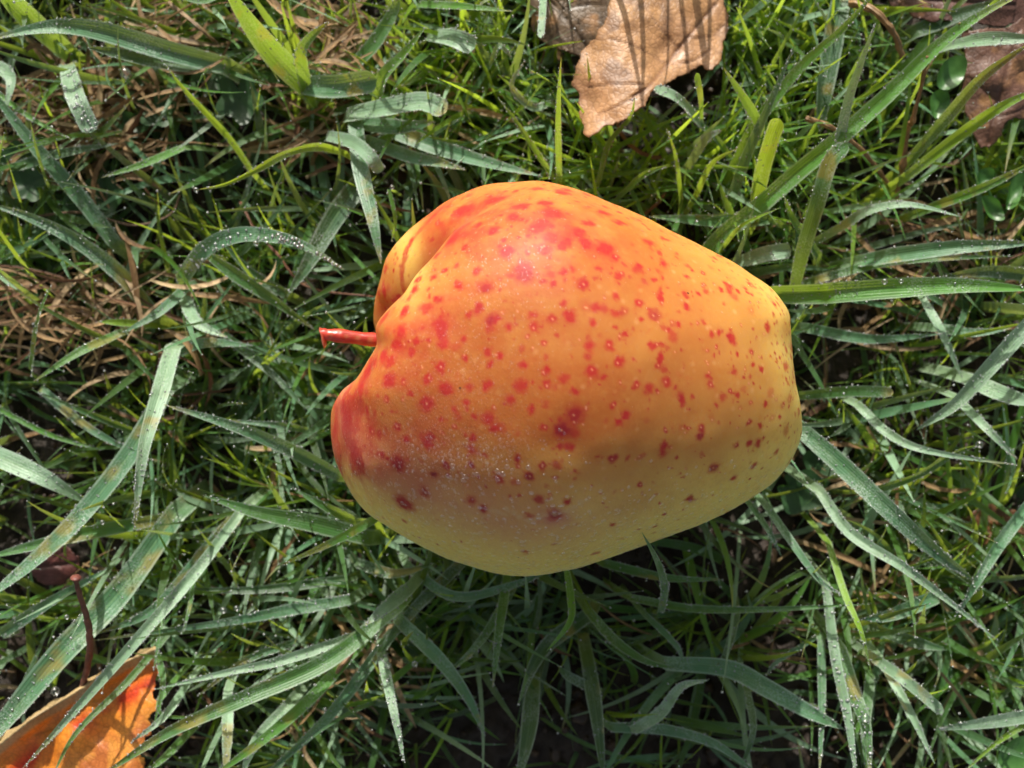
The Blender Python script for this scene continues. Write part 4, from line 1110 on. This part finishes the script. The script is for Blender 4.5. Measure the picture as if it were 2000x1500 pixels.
# ------------------------------------------------------------------ fallen leaves
def fill_polygon(poly, step):
    """grid points clipped to polygon, rim snapped: returns verts2d, quads"""
    poly = np.asarray(poly, float)
    x0, y0 = poly.min(0); x1, y1 = poly.max(0)
    nx, ny = int((x1 - x0) / step) + 2, int((y1 - y0) / step) + 2
    gx, gy = np.meshgrid(x0 + np.arange(nx) * step, y0 + np.arange(ny) * step)
    g = np.stack([gx.ravel(), gy.ravel()], 1)
    a = poly; b_ = np.roll(poly, -1, 0)
    ins = np.zeros(len(g), bool)
    best = np.full(len(g), 1e9); snap = g.copy()
    for p, q in zip(a, b_):
        c = ((p[1] > g[:, 1]) != (q[1] > g[:, 1]))
        with np.errstate(divide='ignore', invalid='ignore'):
            xi = (q[0] - p[0]) * (g[:, 1] - p[1]) / (q[1] - p[1]) + p[0]
        ins ^= c & (g[:, 0] < xi)
        d = q - p
        t = np.clip(((g - p) @ d) / (d @ d), 0, 1)
        s = p + t[:, None] * d
        ds = np.linalg.norm(g - s, axis=1)
        m = ds < best
        best[m] = ds[m]; snap[m] = s[m]
    keep = ins | (best < step * .75)
    V = np.where((ins & (best > step * .5))[:, None], g, snap)
    idx = np.arange(nx * ny).reshape(ny, nx)
    Q = np.stack([idx[:-1, :-1].ravel(), idx[:-1, 1:].ravel(), idx[1:, 1:].ravel(), idx[1:, :-1].ravel()], 1)
    Q = Q[keep[Q].all(1)]
    used = np.unique(Q); re = -np.ones(nx * ny, int); re[used] = np.arange(len(used))
    return V[used], re[Q], best[used]

def leaf(name, outline, height, midrib, veins, colour, label, cat, mat, step=3.0, thick=.02, rim_noise=5):
    o_ = np.array(outline, float)
    dense = catmull(np.vstack([o_, o_[:1]]), len(o_) * 8)[:-1]
    nn = np.column_stack([dense, np.zeros(len(dense))])
    dense = dense + (np.stack([noise(nn, .07, 3), noise(nn, .07, 4)], 1) - .5) * rim_noise * 2 + (np.stack([noise(nn, .25, 3), noise(nn, .25, 4)], 1) - .5) * rim_noise
    V2, Q, edge = fill_polygon(dense, step)
    z = height(V2[:, 0], V2[:, 1])
    P3 = np.column_stack([V2, np.zeros(len(V2))])
    vein = np.zeros(len(V2))
    for line, wd, st in [(midrib, 4.0, 1.0)] + [(v, 2.0, .55) for v in veins]:
        c = catmull(line, 60)
        d = np.min(np.hypot(V2[:, None, 0] - c[None, :, 0], V2[:, None, 1] - c[None, :, 1]), axis=1)
        vein = np.maximum(vein, st * np.exp(-(d / wd) ** 2))
    z = z + (fbm(P3, .03, 8, 2) - .5) * .08 + (fbm(P3, .010, 18, 2) - .5) * .5 - vein * .07
    k = (H - z) / D / 100
    V = np.column_stack([(V2[:, 0] - 1000) * k, (750 - V2[:, 1]) * k, z])
    col = colour(V2, P3, edge, vein)
    org = V[np.argmin(np.hypot(*(V2 - np.array(midrib[0])).T))]
    # real thickness: lower skin and rim
    n = len(V)
    from collections import Counter
    ec = {}
    for q in Q:
        for i in range(4):
            e = (q[i], q[(i + 1) % 4])
            if (e[1], e[0]) in ec: del ec[(e[1], e[0])]
            else: ec[e] = 1
    rim = np.array([(a, b_, b_ + n, a + n) for a, b_ in ec], int)
    F = np.vstack([Q[:, ::-1], Q + n, rim])
    Vb = V.copy(); Vb[:, 2] -= thick
    o = make_mesh(name, np.vstack([V, Vb]), F4=F, mat=mat, colors=np.vstack([col, col]), attrs=dict(vein=np.concatenate([vein, vein])), origin=tuple(org))
    tag(o, label, cat)
    return o, V, V2

M_DRYLEAF = tint_material('dry_leaf', .5, .22, .45, coat=.1)
def colr_brown(V2, P3, edge, vein):
    f = fbm(P3, .012, 40, 4)[:, None]; g = fbm(P3, .05, 60, 4)[:, None]
    c = np.array([.55, .29, .10]) * (1 - f) + np.array([.43, .23, .12]) * f
    c = c * (.75 + .5 * g)
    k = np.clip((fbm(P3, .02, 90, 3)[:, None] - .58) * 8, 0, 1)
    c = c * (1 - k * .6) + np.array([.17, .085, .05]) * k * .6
    k2 = np.clip(1 - edge / 9, 0, 1)[:, None]
    c = c * (1 - k2 * .5) + np.array([.16, .07, .035]) * k2 * .5
    v = vein[:, None]
    return c * (1 - v * .55) + np.array([.17, .06, .03]) * v * .55
leaf_a, LAV, _ = leaf('fallen_leaf', [(1195,-60),(1300,-80),(1395,-50),(1418,10),(1420,60),(1408,110),(1388,140),(1372,128),(1352,140),(1325,150),(1290,168),(1268,182),(1258,205),
      (1232,222),(1210,236),(1185,244),(1168,262),(1150,272),(1140,245),(1128,215),(1128,185),(1115,160),(1128,120),(1150,85),(1172,60),(1188,20)],
     lambda x, y: 1.05 + (y + 60) / 330 * 1.15 - ((x - 1270) / 150) ** 2 * .35 + .08 * np.sin(x / 37.0),
     [(1395,10),(1330,90),(1270,165),(1235,190)], [[(1300,125),(1240,90),(1190,75)],[(1325,95),(1270,30),(1245,-20)],[(1270,165),(1200,165),(1150,170)],[(1350,65),(1320,0),(1310,-50)],[(1300,125),(1350,120),(1390,95)],[(1340,75),(1390,70),(1412,50)],[(1245,185),(1210,205),(1165,225)]],
     colr_brown, 'tan brown fallen leaf with blade shadows at the top, right of centre', 'leaf', M_DRYLEAF)
def colr_dark(base):
    def f(V2, P3, edge, vein):
        g = fbm(P3, .03, 33, 4)[:, None]
        c = np.array(base) * (.6 + .8 * g)
        k = np.clip((fbm(P3, .025, 71, 3)[:, None] - .66) * 5, 0, 1)
        return c * (1 - k) + np.array([.42, .22, .09]) * k
    return f
leaf('fallen_leaf', [(1030,-40),(1110,-60),(1180,-30),(1205,20),(1190,70),(1165,100),(1150,125),(1110,100),(1070,85),(1040,50)],
     lambda x, y: .75 + (x - 1110) / 400, [(1050,-20),(1100,30),(1150,100)], [[(1090,20),(1140,10),(1180,10)],[(1100,35),(1090,60),(1075,75)]],
     colr_dark((.15,.095,.05)), 'dim grey brown leaf partly under the tan leaf at the top', 'leaf', M_DRYLEAF)
leaf('fallen_leaf', [(1880,60),(1950,55),(2040,40),(2060,150),(2030,230),(1975,235),(1950,270),(1928,290),(1905,270),(1893,235),(1880,190),(1885,130)],
     lambda x, y: .75 + .3 * np.cos((x - 1950) / 60), [(1930,280),(1955,180),(1990,60)], [[(1950,200),(1915,170),(1890,150)],[(1960,160),(2010,130),(2040,120)],[(1940,230),(1980,220),(2010,205)]],
     colr_dark((.15,.072,.045)), 'dark purplish brown leaf at the right edge near the top', 'leaf', M_DRYLEAF)
leaf('fallen_leaf', [(1720,-40),(1800,-60),(1900,-50),(2020,-30),(2010,35),(1950,50),(1890,45),(1830,40),(1770,28),(1735,5)],
     lambda x, y: .5 + .2 * np.cos((x - 1850) / 50), [(1720,-10),(1820,0),(1980,10)], [[(1800,0),(1830,20),(1850,35)],[(1880,0),(1900,-30),(1920,-45)]],
     colr_dark((.13,.06,.045)), 'dark brown leaf lying in the top right corner', 'leaf', M_DRYLEAF)
leaf('fallen_leaf', [(55,1085),(95,1065),(140,1075),(155,1105),(130,1135),(90,1145),(60,1120)],
     lambda x, y: 0 * x, [(60,1110),(100,1105),(150,1100)], [[(90,1105),(110,1085),(125,1075)]],
     colr_dark((.10,.03,.025)), 'small dark red brown leaf under blades at the lower left', 'leaf', M_DRYLEAF)
leaf('fallen_leaf', [(1870,1020),(1930,990),(1985,1000),(2000,1050),(1960,1085),(1915,1095),(1880,1065)],
     lambda x, y: -.35 + 0 * x, [(1880,1060),(1930,1040),(1990,1020)], [[(1920,1045),(1930,1015),(1950,1000)]],
     colr_dark((.17,.075,.035)), 'half hidden brown leaf on the soil at the right, below the middle', 'leaf', M_DRYLEAF)

def colr_orange(V2, P3, edge, vein):
    # distance below the folded upper rim
    rim = catmull([(-30,1478),(60,1405),(130,1362),(200,1318),(260,1285),(310,1265)], 80)
    d = np.min(np.hypot(V2[:, None, 0] - rim[None, :, 0], V2[:, None, 1] - rim[None, :, 1]), axis=1)[:, None]
    f = fbm(P3, .02, 44, 4)[:, None]
    c = np.array([.85, .25, .02]) * (1 - f * .6) + np.array([.82, .42, .06]) * f * .6
    k = np.exp(-((d - 62) / 22) ** 2) * np.clip((fbm(P3, .02, 14, 3)[:, None] - .40) * 5, 0, 1)
    c = c * (1 - k) + np.array([.66, .06, .015]) * k
    k = np.clip((d - 85) / 40, 0, 1)
    c = c * (1 - k) + (np.array([.66, .28, .05]) * (.75 + .5 * f)) * k
    k = np.clip((d - 90) / 30, 0, 1) * np.clip((fbm(P3, .03, 24, 3)[:, None] - .55) * 7, 0, 1)
    c = c * (1 - k * .5) + np.array([.45, .07, .03]) * k * .5
    k = np.clip(1 - (d - 13) / 6, 0, 1)
    c = c * (1 - k) + np.array([.55, .40, .20]) * (.7 + .6 * f) * k
    return c
def h_orange(x, y):
    rimy = np.interp(x, [-60, 60, 130, 200, 260, 310], [1500, 1405, 1362, 1318, 1285, 1265])
    d = (y - rimy)
    return 1.5 - .35 * np.sin(np.clip(d / 45, 0, 1) * np.pi / 2) + .55 * np.clip((d - 45) / 180, 0, 1) ** 1.3 - .5 * np.clip(-d / 20, 0, 1) + .07 * np.sin(x / 24 + d / 50)
M_ORLEAF = tint_material('orange_leaf', .42, .30, .4, coat=.2, mott=1.0)
orange_leaf, OLV, _ = leaf('fallen_leaf', [(-60,1500),(-10,1452),(60,1398),(130,1355),(185,1322),(240,1292),(285,1268),(303,1268),(312,1300),(306,1330),(298,1350),(304,1382),(288,1408),(297,1432),(270,1468),(282,1490),(262,1540),(100,1560),(-60,1560)],
     h_orange, [(165,1335),(120,1420),(80,1540)], [[(140,1390),(200,1420),(260,1430)],[(120,1430),(160,1480),(200,1520)],[(150,1365),(220,1370),(290,1350)],[(125,1420),(80,1430),(30,1450)]],
     colr_orange, 'orange and red fallen leaf with pale folded rim in the bottom left corner', 'leaf', M_ORLEAF)
M_PET = simple_material('leaf_stalk', (.10,.028,.022), (.20,.07,.05), 500, .5)
def petiole():
    P = catmull([at(160,1345,1.2), at(168,1315,1.6), at(176,1265,2.4), at(172,1215,3.1), at(162,1180,3.6), at(152,1150,4.0), at(149,1138,4.15), at(148,1128,4.2)], 60)
    t = np.linspace(0, 1, 60)
    R = .058 + .012 * np.sin(t * 6) + .055 * np.clip((t - .86) / .14, 0, 1) ** 1.2
    V, F, F3 = tube(P, R, 14)
    V += (np.stack([noise(V, 8, s) for s in (1, 2, 3)], 1) - .5) * .035
    po = make_mesh('petiole', V, F4=F, F3=F3, mat=M_PET)
    po.parent = orange_leaf
    po.matrix_parent_inverse = __import__('mathutils').Matrix.Translation(-orange_leaf.location)
    # torn end
    g = at(148, 1128, 4.22)
    a = np.linspace(0, 2 * np.pi, 16, endpoint=False)
    Vt = [g + np.array([0, 0, .05])]
    for rr, zz in ((.05, .05), (.10, .03), (.125, -.02), (.10, -.06)):
        Vt += [g + np.array([rr * math.cos(x) * (1 + .25 * math.sin(3 * x)), rr * math.sin(x) * (1 + .2 * math.cos(2 * x)), zz]) for x in a]
    F3 = [(0, 1 + j, 1 + (j + 1) % 16) for j in range(16)]
    F4 = [(1 + r * 16 + j, 1 + (r + 1) * 16 + j, 1 + (r + 1) * 16 + (j + 1) % 16, 1 + r * 16 + (j + 1) % 16) for r in range(3) for j in range(16)]
    e = make_mesh('torn_end', np.array(Vt), F4=np.array(F4), F3=np.array(F3), mat=simple_material('torn_stalk_end', (.55,.16,.12), (.75,.42,.35), 700, .3, .2))
    e.parent = po
    e.matrix_parent_inverse = __import__('mathutils').Matrix.Translation(-orange_leaf.location)
petiole()

# ------------------------------------------------------------------ low broad-leaved plants
M_WEED = simple_material('weed_leaf', (.018,.055,.018), (.032,.085,.026), 220, .45, .25, .5, (.12,.3,.03))
M_SEED = simple_material('seedling_leaf', (.045,.13,.03), (.08,.20,.045), 300, .35, .25, .3, (.15,.4,.03))
def round_leaf(px, py, z, rx, ry, rot, lobes=0, depth=.15, cup=.12):
    c = at(px, py, z); nr, na = 9, 56
    V = [c]; a = np.linspace(0, 2 * np.pi, na, endpoint=False)
    for i in range(1, nr + 1):
        r = i / nr
        rad = r * (1 + (depth * np.cos(lobes * a) * r ** 2 if lobes else 0))
        notch = 1 - .45 * np.exp(-((np.angle(np.exp(1j * (a - np.pi)))) / .22) ** 2) * r if lobes else 1
        x, y = rx * rad * np.cos(a) * notch, ry * rad * np.sin(a) * notch
        zz = cup * r ** 2 + (.05 * np.cos((lobes or 3) * a + .5) * r ** 2)
        V += [c + np.array([xx * math.cos(rot) - yy * math.sin(rot), xx * math.sin(rot) + yy * math.cos(rot), q]) for xx, yy, q in zip(x, y, zz)]
    F3 = [(0, 1 + j, 1 + (j + 1) % na) for j in range(na)]
    F4 = [(1 + r * na + j, 1 + (r + 1) * na + j, 1 + (r + 1) * na + (j + 1) % na, 1 + r * na + (j + 1) % na) for r in range(nr - 1) for j in range(na)]
    return np.array(V), np.array(F4), np.array(F3)
def plant(name, leaves, root, label, cat, mat, lobes=0, stemcol=(.08,.12,.04)):
    e = bpy.data.objects.new(name, None); C.objects.link(e)
    rt = at(root[0], root[1], -.2)
    e.location = tuple(rt * CM); tag(e, label, cat)
    e.empty_display_size = .01
    for (px, py, z, rx, ry, rot) in leaves:
        V, F4, F3 = round_leaf(px, py, z, rx, ry, math.radians(rot), lobes)
        o = make_mesh('leaf', V, F4=F4, F3=F3, mat=mat, parent=e)
        c = at(px, py, z)
        P = catmull([rt, (rt + c) / 2 + np.array([0, 0, .15]), c - np.array([0, 0, .02])], 14)
        Vs, Fs, Fs3 = tube(P, np.full(14, .03), 6)
        make_mesh('stem', Vs, F4=Fs, F3=Fs3, mat=mat, parent=e)
def ridx(p): return p
plant('seedling', [(1855,145,1.2,.42,.28,55),(1832,205,1.0,.32,.24,80)], (1840,178), 'small seedling with two round green leaves beside the dark leaf', 'seedling', M_SEED)
plant('seedling', [(1935,408,1.1,.34,.18,-50),(1978,375,1.3,.42,.16,70),(1920,350,.7,.25,.2,60)], (1945,440), 'dark green seedling at the right edge, upper half', 'seedling', M_SEED)
plant('ground_weed', [(470,195,.3,.55,.5,-80),(420,150,.1,.45,.42,40)], (440,180), 'dark lobed weed leaves between the broad blades, upper left', 'weed', M_WEED, 5)
plant('ground_weed', [(310,215,.1,.42,.42,-60),(265,245,.0,.35,.3,200)], (285,235), 'dark lobed weed leaves right of the straw patch, upper left', 'weed', M_WEED, 5)
plant('ground_weed', [(30,320,.2,.5,.45,10),(60,360,.4,.4,.4,150)], (40,345), 'dark lobed weed leaves at the left edge, upper half', 'weed', M_WEED, 5)
plant('ground_weed', [(205,385,.1,.5,.45,70),(150,420,.0,.4,.4,-100)], (180,400), 'dark lobed weed leaves below the upper left straw', 'weed', M_WEED, 5)
plant('ground_weed', [(1560,960,-.1,.55,.5,-30),(1600,905,-.2,.4,.4,60)], (1570,930), 'deep green weed leaf in shadow at the apple’s lower right', 'weed', M_WEED, 4)
plant('seedling', [(1990,1475,1.2,.5,.45,20)], (2000,1490), 'round green leaf in the bottom right corner', 'seedling', M_SEED)

# crumbs of soil and rotted bits
def crumbs():
    import bmesh
    T, F = None, None
    bm = bmesh.new(); bmesh.ops.create_icosphere(bm, subdivisions=2, radius=1)
    T = np.array([v.co[:] for v in bm.verts]); F = np.array([[v.index for v in f.verts] for f in bm.faces]); bm.free()
    n = 2600
    c = np.stack([rng.uniform(-13, 13, n), rng.uniform(-10, 11, n), np.zeros(n)], 1)
    c[:, 2] = ground_z(c) + .02
    r = .03 + rng.exponential(.05, n)
    V = T[None] * (1 + .5 * (rng.random((n, len(T), 1)) - .5)) * (r[:, None, None] * rng.uniform(.5, 1.3, (n, 1, 3))) + c[:, None]
    col = np.array([(.03, .018, .011), (.04, .024, .015), (.015, .010, .007), (.05, .034, .022)])[rng.choice(4, n, p=[.4, .25, .25, .1])]
    col = np.repeat(col, len(T), 0)
    FF = (F[None] + (np.arange(n) * len(T))[:, None, None]).reshape(-1, 3)
    o = make_mesh('soil_crumbs', V.reshape(-1, 3), F3=FF, mat=M_STRAW, colors=col, uv=np.zeros((n * len(T), 2)), smooth=False)
    tag(o, 'crumbs of dark soil and rotted plant bits', 'soil', None, 'stuff')
crumbs()

# tiny seed husk on the tan leaf
def husk():
    z = 2.05
    c = at(1232, 200, 2.02)
    a = np.linspace(0, 2 * np.pi, 14, endpoint=False); V = []; 
    for i, v in enumerate(np.linspace(-1, 1, 9)):
        r = math.sqrt(max(0, 1 - v * v)) * .055 + .002
        for x in a:
            p = np.array([v * .13, r * math.cos(x), r * math.sin(x) * .8])
            q = math.radians(55); V.append(c + np.array([p[0] * math.cos(q) - p[1] * math.sin(q), p[0] * math.sin(q) + p[1] * math.cos(q), p[2]]))
    V = np.array(V) + (np.stack([noise(np.array(V), 14, s) for s in (1, 2, 3)], 1) - .5) * .04
    idx = np.arange(9 * 14).reshape(9, 14); nx = np.roll(idx, -1, 1)
    F = np.stack([idx[:-1].ravel(), idx[1:].ravel(), nx[1:].ravel(), nx[:-1].ravel()], 1)
    o = make_mesh('seed_husk', V, F4=F, mat=simple_material('husk', (.03,.015,.012), (.16,.09,.07), 900, .35), origin=tuple(c))
    tag(o, 'tiny dark seed husk lying on the lower half of the tan leaf', 'seed')
husk()

# ------------------------------------------------------------------ dew
def ico(sub):
    import bmesh
    bm = bmesh.new(); bmesh.ops.create_icosphere(bm, subdivisions=sub, radius=1)
    V = np.array([v.co[:] for v in bm.verts]); F = np.array([[v.index for v in f.verts] for f in bm.faces]); bm.free()
    return V, F
def drops_object(name, D_, sub, label, squash=None, normals=None, mat=None):
    T, F = ico(sub)
    n = len(D_)
    if normals is None:
        V = D_[:, None, :3] + T[None] * D_[:, None, 3:4]
    else:
        nz_ = normals
        hlp = np.where(np.abs(nz_[:, 2:3]) < .9, np.array([[0, 0, 1.]]), np.array([[1., 0, 0]]))
        a = np.cross(nz_, hlp); a /= np.linalg.norm(a, axis=1)[:, None]
        b_ = np.cross(nz_, a)
        V = D_[:, None, :3] + (T[None, :, 0:1] * a[:, None] + T[None, :, 1:2] * b_[:, None] + T[None, :, 2:3] * squash * nz_[:, None]) * D_[:, None, 3:4]
    FF = (F[None] + (np.arange(n) * len(T))[:, None, None]).reshape(-1, 3)
    o = make_mesh(name, V.reshape(-1, 3), F3=FF, mat=mat or M_WATER)
    tag(o, label, 'dew', None, 'stuff')
    return o
def key_drops():
    K = [(383,371,3.4,.055),(766,366,2.4,.05),(1913,868,2.45,.08),(757,1300,1.6,.07),(810,1297,1.8,.07),(766,1345,1.6,.06),(1690,1402,2.4,.09),(1728,550,3.3,.06),(1760,549,3.3,.05),
         (200,1020,2,.05),(480,467,2.7,.05),(520,468,2.7,.07),(545,462,2.7,.08),(553,470,2.7,.06),(500,475,2.7,.06),(635,505,2.5,.05),(245,143,1.5,.12),(635,1386,1.6,.05),(1560,345,3,.03),
         (108,1350,1.4,.10),(436,1192,2.0,.07),(462,1188,2.0,.06),(300,1218,2.2,.05),(130,1205,2.5,.05),(735,1244,2.2,.05),(1280,1400,1,.06)]
    R = [np.array([*at(a, b_, c), d]) for a, b_, c, d in K]
    return np.array(R)
DA = np.vstack(DROPS)
DA = DA[~inside_apple(DA[:, :3], .99)]
m = (np.abs(DA[:, 0]) < 13.5) & (np.abs(DA[:, 1]) < 11) & (DA[:, 2] > -.3)
DA = DA[m]
print('beads', len(DA))
drops_object('dew_beads', DA, 1, 'tiny dew beads along the rims of the blades', mat=M_BEAD)
drops_object('water_drops', key_drops(), 3, 'larger round water drops hanging on blades')
def apple_dew():
    from mathutils.bvhtree import BVHTree
    # outward normals by finite difference on the grid
    G = AV.reshape(NS, NP, 3)
    du = np.gradient(G, axis=0); dv = np.roll(G, -1, 1) - np.roll(G, 1, 1)
    nn = np.cross(dv, du).reshape(-1, 3); nn /= np.linalg.norm(nn, axis=1)[:, None] + 1e-12
    s = np.sign(((AV - AC) * nn).sum(1).mean()); nn *= s
    vis = (nn[:, 2] > .02)
    out = []; nor = []
    def pick(prob, n, rmin, rmax, pw):
        p = prob * vis; p = p / p.sum()
        i = rng.choice(len(AV), n, p=p)
        r = rmin + (rmax - rmin) * rng.random(n) ** pw
        out.append(np.column_stack([AV[i] + nn[i] * (r * .0)[:, None], r])); nor.append(nn[i])
    g = lambda x, y, rx, ry: np.exp(-(((AQ[:, 0] - x) / rx) ** 2 + ((AQ[:, 1] - y) / ry) ** 2))
    area = np.repeat(np.linalg.norm(np.cross(du, dv), axis=2).ravel(), 1)
    pick(g(850, 800, 150, 110) * area, 3600, .006, .013, 1.5)
    pick(g(900, 890, 150, 45) * area, 650, .012, .032, 2.5)
    pick(g(920, 935, 90, 22) * area, 26, .03, .065, 1.5)
    pick(g(950, 540, 130, 120) * area, 1500, .006, .017, 3)
    pick(area, 1500, .005, .010, 2)
    low = 1 / (1 + np.exp(-(AQ[:, 1] - 985 + np.abs(AQ[:, 0] - 1050) * .10) / 20))
    pick(low * area, 2200, .015, .055, 1.8)
    o = drops_object('apple_dew', np.vstack(out), 2, 'fine dew droplets on the apple skin, densest at its lower left', squash=.30, normals=np.vstack(nor), mat=M_DEW)
apple_dew()
print('done')
